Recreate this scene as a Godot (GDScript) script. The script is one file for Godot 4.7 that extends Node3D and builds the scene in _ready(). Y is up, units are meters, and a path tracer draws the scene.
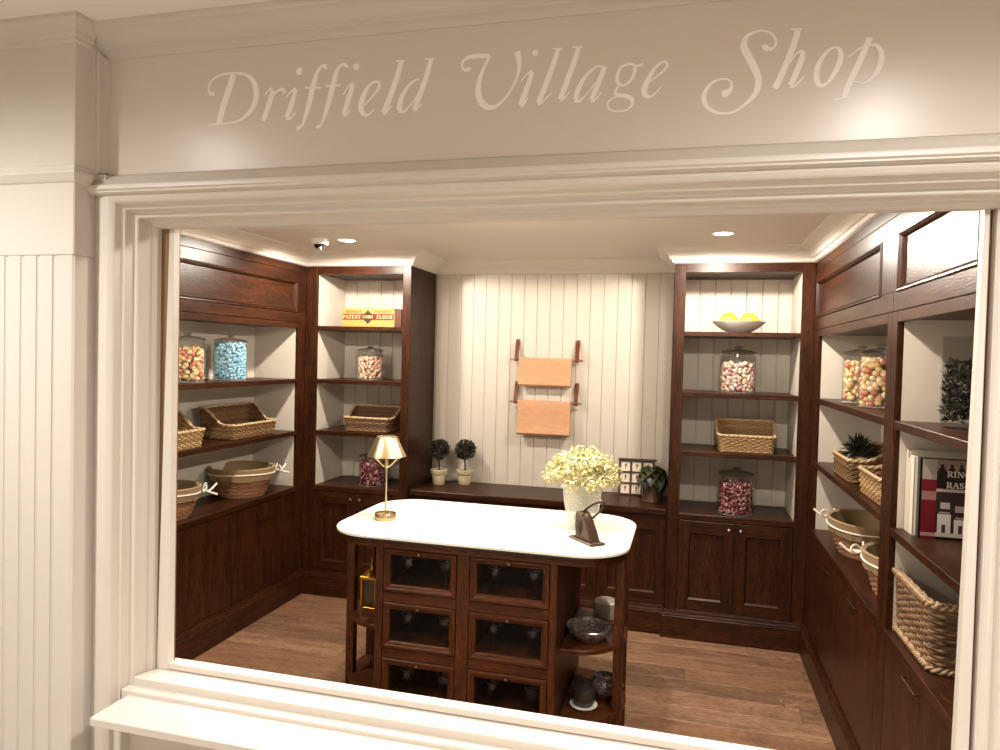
extends Node3D
# A small village shop seen from the corridor through its display window.
# x runs to the right, y up, z towards the viewer; the faces of the back shelving stand at z = 0.

const W := 3.233          # distance between the faces of the left and right shelving
const WALL_Z := -0.48     # boarded wall between the two bookcases
const CEIL := 2.34
const TOP := 2.25         # top of the joinery
const S1 := 1.845
const S2 := 1.482
const S3 := 1.13
const COUNTER := 0.754
const ISLE := 0.9

var rng := RandomNumberGenerator.new()
var M := {}
var X := Transform3D.IDENTITY   # applied to every vertex that is added
var taken := {}

# the fascia lettering, one entry per letter: pen strokes as x, y and pen width in millimetres on the board
const LETTERS := [
	["D", [[1275,2444,18.9,1266,2415,19.0,1254,2383,19.0,1240,2344,19.1,1231,2308,17.9],[1215,2395,11.1,1204,2393,12.0,1196,2406,6.4,1198,2422,6.0,1213,2437,6.0,1238,2446,5.9,1272,2447,6.7,1306,2443,7.5,1331,2430,10.8,1345,2410,15.7,1350,2384,17.3,1344,2356,15.7,1326,2332,12.4,1299,2315,8.3,1270,2309,5.9,1232,2308,5.1,1196,2308,4.3]]],
	["r", [[1403,2391,16.3,1390,2353,16.3,1373,2309,14.0],[1377,2381,4.1,1391,2394,5.7,1401,2395,8.1],[1395,2367,4.9,1413,2385,5.7,1429,2393,9.7,1438,2387,13.7,1437,2380,8.1]]],
	["i", [[1442,2367,3.6,1458,2384,5.6,1473,2389,12.0,1460,2348,16.0,1446,2314,14.5,1455,2308,7.2,1473,2326,4.0],[1483,2437,19.9]]],
	["f", [[1559,2438,13.3,1565,2445,9.4,1552,2446,7.8,1538,2431,11.0,1527,2400,15.8,1516,2355,15.8,1505,2317,11.9,1494,2290,7.2,1482,2283,12.0,1477,2284,8.0],[1501,2391,5.6,1549,2388,5.5]]],
	["f", [[1622,2437,13.0,1624,2444,9.2,1609,2444,7.7,1596,2429,10.9,1587,2398,16.3,1578,2364,16.3,1567,2326,13.3,1554,2292,7.8,1544,2283,10.2,1537,2284,7.9],[1563,2391,6.2,1608,2390,6.2]]],
	["i", [[1616,2365,3.5,1633,2388,5.4,1645,2391,11.5,1632,2350,16.1,1619,2311,13.1,1627,2309,6.2,1640,2324,3.8],[1653,2436,18.3]]],
	["e", [[1680,2333,3.8,1700,2352,5.3,1719,2374,8.3,1720,2389,9.0,1711,2394,6.0,1692,2384,8.3,1676,2358,15.2,1669,2327,16.7,1679,2306,11.4,1692,2307,6.1,1707,2319,3.8]]],
	["l", [[1782,2440,13.2,1774,2409,14.8,1760,2369,15.6,1744,2329,15.7,1733,2309,13.5,1742,2309,6.0,1757,2327,3.7],[1767,2442,4.4,1791,2440,5.9]]],
	["d", [[1834,2389,5.1,1822,2388,5.1,1800,2370,9.5,1783,2340,14.0,1779,2313,14.8,1791,2306,7.4,1809,2322,3.7,1826,2344,2.9],[1866,2439,12.2,1854,2396,14.5,1837,2350,15.2,1822,2311,14.6,1827,2309,5.8,1843,2326,3.6],[1848,2440,4.4,1875,2438,5.7]]],
	["V", [[1972,2410,9.7,1965,2402,11.0,1952,2409,5.9,1952,2424,6.5,1966,2435,9.7,1992,2437,11.5,2025,2435,9.5],[2025,2435,7.0,2012,2410,8.3,2000,2381,11.6,1996,2351,15.4,2003,2323,16.7,2021,2306,14.7,2043,2306,9.5,2065,2322,6.3,2086,2350,5.6,2098,2377,6.9,2103,2403,10.6,2100,2424,14.4,2096,2440,15.6]]],
	["i", [[2107,2364,2.8,2123,2381,4.3,2137,2387,10.5,2126,2353,13.6,2113,2318,14.3,2109,2305,11.2,2117,2306,5.0,2127,2324,3.1],[2143,2433,15.4]]],
	["l", [[2201,2437,10.9,2192,2408,13.4,2178,2368,14.0,2162,2327,14.1,2154,2307,11.7,2163,2308,4.9,2188,2331,3.0],[2187,2440,3.6,2213,2437,4.8]]],
	["l", [[2252,2437,11.6,2244,2409,13.7,2232,2375,14.4,2220,2341,14.4,2209,2313,12.5,2217,2312,5.2,2233,2330,3.3],[2236,2439,3.9,2261,2437,5.2]]],
	["a", [[2313,2386,4.4,2297,2386,5.1,2272,2366,8.4,2254,2335,12.3,2248,2310,13.0,2255,2303,7.8,2274,2320,3.2,2295,2348,2.6],[2318,2386,12.7,2308,2357,13.4,2294,2323,13.4,2287,2306,11.6,2295,2305,5.1,2312,2323,3.2]]],
	["g", [[2376,2388,5.0,2358,2381,6.9,2349,2363,8.8,2351,2344,8.2,2365,2335,5.0,2382,2348,6.9,2391,2369,8.7,2389,2384,6.8,2376,2388,5.0],[2392,2380,3.7,2410,2383,8.0],[2353,2336,5.0,2344,2323,7.6,2350,2314,9.5,2372,2310,10.6,2386,2301,10.6,2387,2287,6.9,2370,2275,4.4,2345,2275,4.4,2329,2284,5.1,2327,2297,5.1,2338,2306,4.4,2350,2310,4.4]]],
	["e", [[2427,2340,3.1,2445,2353,4.3,2464,2370,6.7,2467,2382,6.7,2459,2387,4.9,2441,2375,7.9,2424,2348,12.3,2414,2321,14.2,2420,2305,10.5,2434,2307,4.9,2454,2326,3.1]]],
	["S", [[2594,2300,12.7,2602,2301,17.0,2612,2307,11.3,2617,2320,5.6,2609,2332,4.4,2591,2335,5.1,2569,2326,7.0,2556,2306,10.2,2555,2286,11.5,2568,2266,8.9,2594,2255,5.7,2622,2257,5.0,2649,2274,6.8,2670,2298,12.4,2675,2327,14.8,2665,2356,16.6,2649,2387,17.4,2640,2407,15.5,2644,2426,9.9,2660,2437,6.2,2681,2439,4.9,2700,2431,4.9,2710,2414,5.5,2707,2400,6.7,2695,2394,10.4,2687,2401,13.5,2686,2408,9.2]]],
	["h", [[2757,2433,13.2,2749,2401,13.8,2735,2361,13.8,2721,2326,14.0,2711,2305,13.4],[2742,2437,3.6,2766,2435,4.8],[2744,2363,3.0,2756,2381,4.2,2770,2386,9.0,2767,2368,12.6,2756,2337,13.2,2745,2309,12.6,2752,2305,4.8,2773,2326,3.0]]],
	["o", [[2836,2389,4.1,2819,2379,7.1,2802,2349,11.3,2800,2321,12.5,2808,2303,8.9,2824,2310,7.1,2841,2337,11.1,2849,2364,12.3,2846,2383,8.2,2836,2389,4.1]]],
	["p", [[2908,2404,12.6,2897,2373,13.2,2884,2340,13.3,2868,2303,13.3,2859,2274,11.6],[2836,2271,3.5,2872,2275,3.5],[2866,2364,2.9,2886,2380,3.5,2903,2386,4.6,2923,2386,7.4,2933,2367,11.4,2931,2342,11.9,2919,2318,8.0,2900,2304,4.0,2877,2309,2.9]]],
]

func _ready() -> void:
	rng.seed = 20240611
	# ---- camera
	var cam := Camera3D.new()
	cam.name = "camera"
	add_child(cam)
	cam.position = Vector3(2.5334, 1.6713, 4.3972)
	cam.basis = Basis(Vector3.UP, 0.2552) * Basis(Vector3.RIGHT, -0.0268) * Basis(Vector3.BACK, 0.0251)
	cam.fov = 55.50
	cam.near = 0.05
	cam.far = 40.0
	cam.current = true
	# ---- surroundings and exposure
	var we := WorldEnvironment.new()
	we.name = "surroundings"
	var env := Environment.new()
	env.background_mode = Environment.BG_COLOR
	env.background_color = Color.BLACK
	env.ambient_light_source = Environment.AMBIENT_SOURCE_DISABLED
	env.tonemap_mode = Environment.TONE_MAPPER_LINEAR
	env.tonemap_exposure = EXPOSURE
	env.sdfgi_enabled = true
	env.ssao_enabled = true
	env.ssil_enabled = true
	we.environment = env
	add_child(we)
	make_materials()
	# ---- lamps: recessed downlights in the shop ceiling and in the corridor ceiling
	for p in SHOP_LIGHTS:
		downlight(Vector3(p[0], CEIL, p[1]), p[2], p[3], "recessed lights in the shop ceiling", SHOP_E, p[4], p[5])
	for p in HALL_LIGHTS:
		downlight(Vector3(p[0], HALL, p[1]), p[2], p[3], "recessed lights in the corridor ceiling", HALL_E, 84.0, 1.0)
	room()
	shopfront()
	joinery()
	island()
	wares()


const EXPOSURE := 1.06
const SHOP_E := 3.6
const HALL_E := 5.0
const HALL := 2.59
# x, z, strength, label, half angle of the beam, softness of its edge
const SHOP_LIGHTS := [
	[0.551, 0.495, 0.68, "glowing round downlight beside the white dome camera", 89.0, 0.15],
	[2.698, 0.495, 0.68, "glowing round downlight above the bookcase holding lemons", 89.0, 0.15],
	[1.41, 1.5, 0.75, "round downlight above the lamp end of the marble island", 46.0, 0.5],
	[2.04, 1.5, 0.75, "round downlight above the flower end of the marble island", 46.0, 0.5],
	[0.55, 2.05, 0.52, "round downlight near the window above the left shelves", 89.0, 0.15],
	[2.70, 2.05, 0.52, "round downlight near the window above the right shelves", 89.0, 0.15],
]
const HALL_LIGHTS := [
	[0.50, 3.65, 0.9, "corridor downlight towards the fluted pilaster"],
	[3.15, 3.65, 1.0, "corridor downlight towards the right end of the sign"],
]


func downlight(at: Vector3, spill: float, label: String, group: String, energy: float, angle: float, blend: float) -> void:
	var t := thing("ceiling_downlight", label, "downlight", at, 0.0, group)
	var st := new_st()
	lathe(st, [Vector2(0.048, -0.001), Vector2(0.052, -0.005), Vector2(0.058, -0.005), Vector2(0.062, 0.0)], 40)
	part(t, "trim_ring", st, M.white_plastic)
	st = new_st()
	lathe(st, [Vector2(0.0, -0.010), Vector2(0.018, -0.009), Vector2(0.034, -0.006), Vector2(0.045, -0.003), Vector2(0.050, 0.0)], 40)
	part(t, "lens", st, M.lit if at.y < 2.5 else M.lit_hall)
	var l := SpotLight3D.new()
	l.name = "lamp"
	l.light_color = Color(1.0, 0.96, 0.90) if at.y < 2.5 else Color(1.0, 0.98, 0.955)
	l.light_energy = energy * spill
	l.light_size = 0.04
	l.spot_range = 12.0
	l.spot_attenuation = 2.0
	l.spot_angle = angle
	l.spot_angle_attenuation = blend
	l.shadow_enabled = true
	l.position = Vector3(0, -0.02, 0)
	l.rotation.x = -PI / 2
	t.add_child(l)


# ---------------------------------------------------------------- the room
func room() -> void:
	# floor of separate boards laid across the shop, on a dark screed
	var st := new_st()
	box(st, Vector3(-0.5, -0.12, -0.62), Vector3(3.75, -0.012, 2.47), 0.0)
	var floor_ := struct("floor", st, M.joint)
	var z := -0.02
	var row := 0
	while z < 2.46:
		var z1 := minf(z + 0.148, 2.47)
		var x := -0.05 - rng.randf() * 1.0
		while x < 3.3:
			var x1 := x + 1.19
			var a := maxf(x, -0.02)
			var b := minf(x1, 3.28)
			if b - a > 0.02:
				var s2 := new_st()
				box(s2, Vector3(a + 0.0006, -0.012, z + 0.0006), Vector3(b - 0.0006, rng.randf() * 0.0003, z1 - 0.0006), 0.0012, 0)
				part(floor_, "plank", s2, M.planks[rng.randi() % 4])
			x = x1
		z = z1
		row += 1
	# ceiling
	st = new_st()
	box(st, Vector3(-0.5, CEIL, -0.62), Vector3(3.75, CEIL + 0.12, 2.47), 0.0)
	struct("ceiling", st, M.ceiling)
	# outer walls behind the shelving
	st = new_st()
	box(st, Vector3(-0.52, -0.1, -0.62), Vector3(-0.40, 2.46, 2.47), 0.0)
	struct("wall_left", st, M.plaster)
	st = new_st()
	box(st, Vector3(3.64, -0.1, -0.62), Vector3(3.76, 2.46, 2.47), 0.0)
	struct("wall_right", st, M.plaster)
	# boarded back wall between the bookcases: each board proud of its joint
	st = new_st()
	box(st, Vector3(-0.5, -0.1, -0.62), Vector3(3.75, 2.46, WALL_Z - 0.013), 0.0)
	var wall := struct("wall_back", st, M.paint)
	var bx := 0.777
	while bx < 2.44:
		var b1 := minf(bx + 0.0925, 2.4416)
		var s3 := new_st()
		box(s3, Vector3(bx + 0.0008, 0.74, WALL_Z - 0.013), Vector3(b1 - 0.0008, 2.30, WALL_Z), 0.0028)
		part(wall, "board", s3, M.paint)
		bx = b1
	# cornice round the head of the joinery
	var path := [Vector2(0, 2.45), Vector2(0, 0), Vector2(0.767, 0), Vector2(0.767, WALL_Z), Vector2(2.4516, WALL_Z), Vector2(2.4516, 0), Vector2(W, 0), Vector2(W, 2.45)]
	var prof := [Vector2(0.105, CEIL), Vector2(0.105, 2.331), Vector2(0.098, 2.327), Vector2(0.088, 2.324), Vector2(0.070, 2.316), Vector2(0.053, 2.304), Vector2(0.040, 2.289), Vector2(0.032, 2.275), Vector2(0.028, 2.270), Vector2(0.020, 2.270), Vector2(0.019, 2.262), Vector2(0.014, 2.253), Vector2(0.0, 2.248)]
	st = new_st()
	sweep_plan(st, path, prof)
	struct("trim_1", st, M.cornice)
	# dark skirting
	var base := [Vector2(0, 2.45), Vector2(0, 0), Vector2(0.767, 0), Vector2(0.767, -0.05), Vector2(2.4516, -0.05), Vector2(2.4516, 0), Vector2(W, 0), Vector2(W, 2.45)]
	var bp := [Vector2(0.0, 0.168), Vector2(0.004, 0.168), Vector2(0.007, 0.160), Vector2(0.007, 0.154), Vector2(0.012, 0.152), Vector2(0.016, 0.143), Vector2(0.016, 0.135), Vector2(0.020, 0.132), Vector2(0.020, 0.0)]
	for k in [["baseboard_left", 0, 1], ["baseboard_back", 1, 6], ["baseboard_right", 6, 7]]:
		st = new_st()
		sweep_plan(st, base, bp, k[1], k[2])
		struct(k[0], st, M.wood)
	# the corridor in which the viewer stands
	st = new_st()
	box(st, Vector3(-2.6, -0.1, 2.65), Vector3(5.6, 0.0, 5.6), 0.0)
	struct("floor_corridor", st, M.carpet)
	st = new_st()
	box(st, Vector3(-2.6, HALL, 2.4), Vector3(5.6, HALL + 0.12, 5.6), 0.0)
	struct("ceiling_corridor", st, M.plaster)
	st = new_st()
	box(st, Vector3(-2.6, -0.1, 4.95), Vector3(5.6, 2.7, 5.15), 0.0)
	struct("wall_corridor", st, M.plaster)
	st = new_st()
	box(st, Vector3(-2.7, -0.1, 2.4), Vector3(-2.5, 2.7, 5.6), 0.0)
	box(st, Vector3(5.5, -0.1, 2.4), Vector3(5.7, 2.7, 5.6), 0.0)
	struct("wall_corridor_end", st, M.plaster)


# ---------------------------------------------------------------- the shopfront
const OX0 := 0.969   # clear opening
const OX1 := 3.200
const OY0 := 0.676
const OY1 := 2.032

func shopfront() -> void:
	# wall with the opening in it
	var st := new_st()
	box(st, Vector3(-2.5, 0.0, 2.45), Vector3(OX0 - 0.03, HALL, 2.60), 0.0)
	box(st, Vector3(OX1 + 0.03, 0.0, 2.45), Vector3(5.5, HALL, 2.60), 0.0)
	box(st, Vector3(OX1 + 0.09, 0.0, 2.60), Vector3(5.5, 2.17, 2.668), 0.0)
	box(st, Vector3(3.42, 2.17, 2.60), Vector3(5.5, HALL, 2.668), 0.0)
	box(st, Vector3(-2.5, 2.17, 2.60), Vector3(0.80, HALL, 2.668), 0.0)
	box(st, Vector3(OX0 - 0.03, 0.0, 2.45), Vector3(OX1 + 0.03, OY0 - 0.06, 2.61), 0.0)
	box(st, Vector3(-2.5, 0.0, 2.60), Vector3(OX0 - 0.09, 2.17, 2.668), 0.0)
	box(st, Vector3(OX0 - 0.03, OY1 + 0.04, 2.45), Vector3(OX1 + 0.03, HALL, 2.60), 0.0)
	struct("wall_front", st, M.facade)
	# stepped casing round the opening
	var prof := [Vector2(0.035, 2.53), Vector2(0.0, 2.53), Vector2(0.0, 2.556), Vector2(0.004, 2.562), Vector2(0.010, 2.568), Vector2(0.015, 2.570), Vector2(0.019, 2.575), Vector2(0.020, 2.612), Vector2(0.023, 2.616), Vector2(0.033, 2.618), Vector2(0.036, 2.622), Vector2(0.041, 2.644), Vector2(0.047, 2.647), Vector2(0.050, 2.651), Vector2(0.055, 2.668), Vector2(0.059, 2.672), Vector2(0.066, 2.676), Vector2(0.071, 2.678), Vector2(0.102, 2.678), Vector2(0.102, 2.63)]
	var head := prof.slice(0, 18)
	head.append(Vector2(0.079, 2.678))
	st = new_st()
	ring_profile(st, OX0, 0.02 + 0.105, OX1, OY1, prof, "LR")
	ring_profile(st, OX0, OY0, OX1, OY1, head, "T")
	var win := struct("window_1", st, M.facade, "cream stepped window surround of the shop")
	# ledge over the opening
	st = new_st()
	var ledge := [Vector2(2.620, 2.184), Vector2(2.628, 2.178), Vector2(2.642, 2.172), Vector2(2.662, 2.158), Vector2(2.684, 2.138), Vector2(2.698, 2.133), Vector2(2.700, 2.128), Vector2(2.700, 2.120), Vector2(2.694, 2.116), Vector2(2.694, 2.112), Vector2(2.686, 2.108), Vector2(2.620, 2.108)]
	extrude(st, ledge, Transform3D(Basis(Vector3.BACK, Vector3.UP, Vector3.LEFT), Vector3(3.40, 0, 0)), 3.40 - 0.835)
	part(win, "head_ledge", st, M.facade)
	# sash that sits in the opening: a little out of square, with a gap beside the left stile
	st = new_st()
	extrude(st, [Vector2(1.000, 2.09), Vector2(1.0165, 2.09), Vector2(1.0145, 0.676), Vector2(0.971, 0.676)], Transform3D(Basis(), Vector3(0, 0, 2.52)), 0.025, Color.WHITE, 0.0015)
	part(win, "sash_stile", st, M.facade)
	st = new_st()
	extrude(st, [Vector2(3.180, 2.09), Vector2(3.190, 2.09), Vector2(3.194, 0.676), Vector2(3.164, 0.676)], Transform3D(Basis(), Vector3(0, 0, 2.52)), 0.025, Color.WHITE, 0.0015)
	part(win, "sash_stile", st, M.facade)
	one_box(win, "sash_rail", M.facade, Vector3(1.0145, 0.6785, 2.52), Vector3(3.165, 0.6985, 2.545), 0.0015)
	one_box(win, "sash_rail", M.facade, Vector3(1.0165, 2.05, 2.52), Vector3(3.180, 2.09, 2.545), 0.0015)
	one_box(win, "jamb_liner", M.jamb_liner, Vector3(OX0 - 0.01, 0.676, 2.50), Vector3(OX0 + 0.034, 2.06, 2.540), 0.0)
	one_box(win, "jamb_liner", M.jamb_liner, Vector3(3.184, 0.676, 2.50), Vector3(OX1 + 0.01, 2.06, 2.518), 0.0)
	# steps below the sash and the projecting sill board
	one_box(win, "sill_step", M.facade, Vector3(OX0 - 0.020, 0.60, 2.46), Vector3(OX1 + 0.020, OY0, 2.615), 0.003)
	one_box(win, "sill_step", M.facade, Vector3(OX0 - 0.036, 0.60, 2.60), Vector3(OX1 + 0.036, 0.651, 2.646), 0.003)
	one_box(win, "sill_board", M.facade, Vector3(0.957, 0.612, 2.62), Vector3(3.45, 0.637, 2.787), 0.003)
	# panelled apron below the sill
	one_box(win, "apron", M.facade, Vector3(0.90, 0.0, 2.62), Vector3(3.45, 0.613, 2.655), 0.002)
	one_box(win, "apron_stile", M.facade, Vector3(0.947, 0.0, 2.65), Vector3(0.972, 0.611, 2.69), 0.003)
	one_box(win, "apron_rail", M.facade, Vector3(0.972, 0.0, 2.65), Vector3(3.45, 0.42, 2.68), 0.003)
	# fluted pilaster left of the window
	var pl := thing("pilaster", "cream fluted pilaster left of the shop window", "pilaster", Vector3(0.668, 0, 2.69))
	X = Transform3D(Basis(), -pl.position)
	st = new_st()
	var plan := [Vector2(0.49, 2.63), Vector2(0.49, 2.742), Vector2(0.493, 2.745)]
	for k in 5:
		var c := 0.549 + 0.0575 * k
		for j in 9:
			var a := PI * j / 8.0
			plan.append(Vector2(c - 0.007 * cos(a), 2.745 - 0.006 * sin(a)))
	plan.append(Vector2(0.841, 2.745))
	plan.append(Vector2(0.847, 2.739))
	plan.append(Vector2(0.847, 2.63))
	# plan is drawn in x and z and raised along y
	extrude(st, plan, Transform3D(Basis(Vector3.RIGHT, Vector3.BACK, Vector3.DOWN), Vector3(0, 1.926, 0)), 1.926)
	part(pl, "fluted_shaft", st, M.facade)
	st = new_st()
	box(st, Vector3(0.49, 1.9262, 2.63), Vector3(0.847, 2.136, 2.745), 0.003, 1)
	part(pl, "shaft_head", st, M.facade)
	st = new_st()
	var band := [Vector2(0.0, 2.182), Vector2(0.004, 2.180), Vector2(0.006, 2.175), Vector2(0.006, 2.169), Vector2(0.012, 2.164), Vector2(0.014, 2.156), Vector2(0.010, 2.148), Vector2(0.007, 2.141), Vector2(0.004, 2.135), Vector2(0.0, 2.131)]
	var around := [Vector2(0.49, 2.63), Vector2(0.49, 2.745), Vector2(0.847, 2.745), Vector2(0.847, 2.69)]
	sweep_plan(st, around, band)
	part(pl, "neck_band", st, M.facade)
	st = new_st()
	box(st, Vector3(0.49, 2.136, 2.63), Vector3(0.847, HALL, 2.745), 0.003, 1)
	part(pl, "upper_block", st, M.facade)
	st = new_st()
	sweep_plan(st, around, [Vector2(0.034, HALL), Vector2(0.034, 2.578), Vector2(0.028, 2.572), Vector2(0.022, 2.566), Vector2(0.014, 2.553), Vector2(0.010, 2.540), Vector2(0.006, 2.536), Vector2(0.006, 2.528), Vector2(0.0, 2.522)])
	part(pl, "cornice", st, M.facade)
	X = Transform3D.IDENTITY
	# the sign: recessed fascia board in a moulded frame with painted lettering
	var sg := thing("shop_sign", "cream fascia sign with pale lettering over the shop window", "sign", Vector3(2.1, 2.35, 2.62))
	X = Transform3D(Basis(), -sg.position)
	one_box(sg, "fascia_board", M.panel_paint, Vector3(0.8475, 2.178, 2.60), Vector3(3.42, 2.55, 2.63), 0.0)
	st = new_st()
	ring_profile(st, 0.8575, 2.185, 3.40, 2.515, [Vector2(0.0, 2.628), Vector2(0.0, 2.632), Vector2(0.0025, 2.638), Vector2(0.005, 2.650), Vector2(0.006, 2.664), Vector2(0.0095, 2.668), Vector2(0.0095, 2.680), Vector2(0.012, 2.684), Vector2(0.014, 2.686)], "L")
	part(sg, "frame_moulding", st, M.facade)
	st = new_st()
	var cor := [Vector2(2.62, 2.516), Vector2(2.634, 2.516), Vector2(2.640, 2.521), Vector2(2.646, 2.527), Vector2(2.662, 2.532), Vector2(2.664, 2.538), Vector2(2.672, 2.541), Vector2(2.682, 2.549), Vector2(2.690, 2.560), Vector2(2.700, 2.566), Vector2(2.712, 2.570), Vector2(2.716, 2.576), Vector2(2.716, HALL), Vector2(2.62, HALL)]
	extrude(st, cor, Transform3D(Basis(Vector3.BACK, Vector3.UP, Vector3.LEFT), Vector3(3.42, 0, 0)), 3.42 - 0.8475)
	part(sg, "cornice", st, M.facade)
	for l in LETTERS:
		st = new_st()
		var lift := 0.0
		for s in l[1]:
			if s.size() > 3:
				pen(st, s, lift)
				lift += 0.00035
		part(sg, "letter", st, M.letter)
		for s in l[1]:
			if s.size() == 3:   # the dot of an i
				st = new_st()
				var c: Vector3 = Vector3(s[0] / 1000.0, s[1] / 1000.0, 2.6308)
				for k in 16:
					var d0: Vector3 = Vector3(cos(TAU * k / 16), sin(TAU * k / 16), 0) * s[2] / 2000.0
					var d1: Vector3 = Vector3(cos(TAU * (k + 1) / 16), sin(TAU * (k + 1) / 16), 0) * s[2] / 2000.0
					tri(st, c, c + d0, c + d1, Vector3.BACK, Vector3.BACK, Vector3.BACK)
				part(sg, "letter_dot", st, M.letter)
	X = Transform3D.IDENTITY


func pen(st: SurfaceTool, s: Array, lift: float) -> void:
	# one pen stroke: painted ribbons of varying width on the board, a new one after every sharp turn of the pen
	var pts := []
	for i in s.size() / 3:
		pts.append(Vector3(s[i * 3] / 1000.0, s[i * 3 + 1] / 1000.0, s[i * 3 + 2] / 1000.0))
	var run := [pts[0]]
	for i in range(1, pts.size()):
		run.append(pts[i])
		var sharp := false
		if i < pts.size() - 1:
			var a := Vector2(pts[i].x - pts[i - 1].x, pts[i].y - pts[i - 1].y)
			var b := Vector2(pts[i + 1].x - pts[i].x, pts[i + 1].y - pts[i].y)
			sharp = absf(a.angle_to(b)) > 0.95
		if sharp or i == pts.size() - 1:
			stroke(st, run, lift)
			lift += 0.00008
			run = [pts[i]]


func stroke(st: SurfaceTool, pts: Array, lift: float) -> void:
	var c := smooth_line(pts, 6)
	var lo := []
	var hi := []
	for i in c.size():
		var a: Vector3 = c[maxi(i - 1, 0)]
		var b: Vector3 = c[mini(i + 1, c.size() - 1)]
		var d := Vector2(b.x - a.x, b.y - a.y).normalized()
		var n := Vector2(-d.y, d.x) * maxf(c[i].z, 0.002) * 0.5
		var z := 2.6304 + lift + 0.00006 * i / c.size()
		lo.append(Vector3(c[i].x - n.x, c[i].y - n.y, z))
		hi.append(Vector3(c[i].x + n.x, c[i].y + n.y, z))
	for i in c.size() - 1:
		quad(st, lo[i], lo[i + 1], hi[i + 1], hi[i], Vector3.BACK)


# ---------------------------------------------------------------- fitted joinery
func knob(parent: Node, at: Vector3, m: Material, r := 0.011) -> void:
	var st := new_st()
	var keep := X
	X = X * Transform3D(Basis(Vector3.RIGHT, PI / 2), at)   # turned so that it points out of the door
	lathe(st, [Vector2(0.0, 0.0), Vector2(r * 0.55, 0.0), Vector2(r * 0.45, r * 0.9), Vector2(r * 0.8, r * 1.1), Vector2(r, r * 1.5), Vector2(r * 0.85, r * 2.0), Vector2(r * 0.4, r * 2.25), Vector2(0.0, r * 2.3)], 16)
	X = keep
	part(parent, "knob", st, m)


func panel_door(parent: Node, x0: float, y0: float, x1: float, y1: float, z: float, knob_x: float, m: Material) -> void:
	# framed door with a sunk panel, its face at z
	var sw := 0.064
	var st := new_st()
	box(st, Vector3(x0, y0, z - 0.02), Vector3(x0 + sw, y1, z), 0.0015)
	box(st, Vector3(x1 - sw, y0, z - 0.02), Vector3(x1, y1, z), 0.0015)
	box(st, Vector3(x0 + sw, y1 - 0.075, z - 0.02), Vector3(x1 - sw, y1, z), 0.0015)
	box(st, Vector3(x0 + sw, y0, z - 0.02), Vector3(x1 - sw, y0 + 0.066, z), 0.0015)
	ring_profile(st, x0 + sw + 0.008, y0 + 0.074, x1 - sw - 0.008, y1 - 0.083, [Vector2(0.0, z - 0.012), Vector2(0.003, z - 0.008), Vector2(0.008, z - 0.003)])
	var d := part(parent, "door", st, m)
	one_box(d, "panel", m, Vector3(x0 + sw, y0 + 0.066, z - 0.018), Vector3(x1 - sw, y1 - 0.075, z - 0.012), 0.0, 1)
	knob(d, Vector3(knob_x, y1 - 0.036, z), M.pewter, 0.010)


func bookcase(called: String, label: String, x0: float, x1: float, i0: float, i1: float, open_side: int) -> void:
	var t := thing(called, label, "bookcase", Vector3((x0 + x1) / 2, 0, -0.2), 0.0, "tall bookcases against the back wall")
	X = Transform3D(Basis(), -t.position)
	var w: Material = M.wood
	one_box(t, "stile", w, Vector3(x0, 0.15, -0.022), Vector3(i0, TOP, 0.0))
	one_box(t, "stile", w, Vector3(i1, 0.15, -0.022), Vector3(x1, TOP, 0.0))
	one_box(t, "top_rail", w, Vector3(i0, 2.196, -0.022), Vector3(i1, TOP, -0.0005))
	one_box(t, "top_board", w, Vector3(i0, 2.20, -0.425), Vector3(i1, 2.24, -0.022), 0.0)
	for s in [S1, S2, S3]:
		one_box(t, "shelf", w, Vector3(i0 - 0.002, s - 0.027, -0.42), Vector3(i1 + 0.002, s, -0.003), 0.002)
	one_box(t, "counter", w, Vector3(i0 - 0.002, COUNTER - 0.036, -0.42), Vector3(i1 + 0.002, COUNTER, -0.0015), 0.002)
	one_box(t, "bottom_rail", w, Vector3(i0, 0.12, -0.022), Vector3(i1, 0.172, -0.001))
	# painted linings and boarded back
	one_box(t, "side_lining", M.paint, Vector3(i0 - 0.012, COUNTER, -0.42), Vector3(i0, 2.20, -0.022), 0.0)
	one_box(t, "side_lining", M.paint, Vector3(i1, COUNTER, -0.42), Vector3(i1 + 0.012, 2.20, -0.022), 0.0)
	one_box(t, "back_panel", M.paint, Vector3(x0 + 0.02, 0.14, -0.445), Vector3(x1 - 0.02, 2.24, -0.433), 0.0)
	var bx := i0 - 0.006
	while bx < i1:
		var b1 := minf(bx + 0.096, i1 + 0.006)
		one_box(t, "back_board", M.paint, Vector3(bx + 0.001, COUNTER, -0.433), Vector3(b1 - 0.001, 2.20, -0.42), 0.004)
		bx = b1
	# outer sides
	if open_side > 0:
		one_box(t, "side_panel", w, Vector3(x1 - 0.02, 0.0, WALL_Z), Vector3(x1, TOP, -0.022), 0.001)
		one_box(t, "side_panel", w, Vector3(x0, 0.0, -0.44), Vector3(x0 + 0.02, TOP, -0.022), 0.001)
	else:
		one_box(t, "side_panel", w, Vector3(x0, 0.0, WALL_Z), Vector3(x0 + 0.02, TOP, -0.022), 0.001)
		one_box(t, "side_panel", w, Vector3(x1 - 0.02, 0.0, -0.44), Vector3(x1, TOP, -0.022), 0.001)
	var mid := (i0 + i1) / 2
	panel_door(t, i0 + 0.002, 0.175, mid - 0.001, 0.713, -0.002, mid - 0.033, w)
	panel_door(t, mid + 0.001, 0.175, i1 - 0.002, 0.713, -0.002, mid + 0.033, w)
	X = Transform3D.IDENTITY


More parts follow.
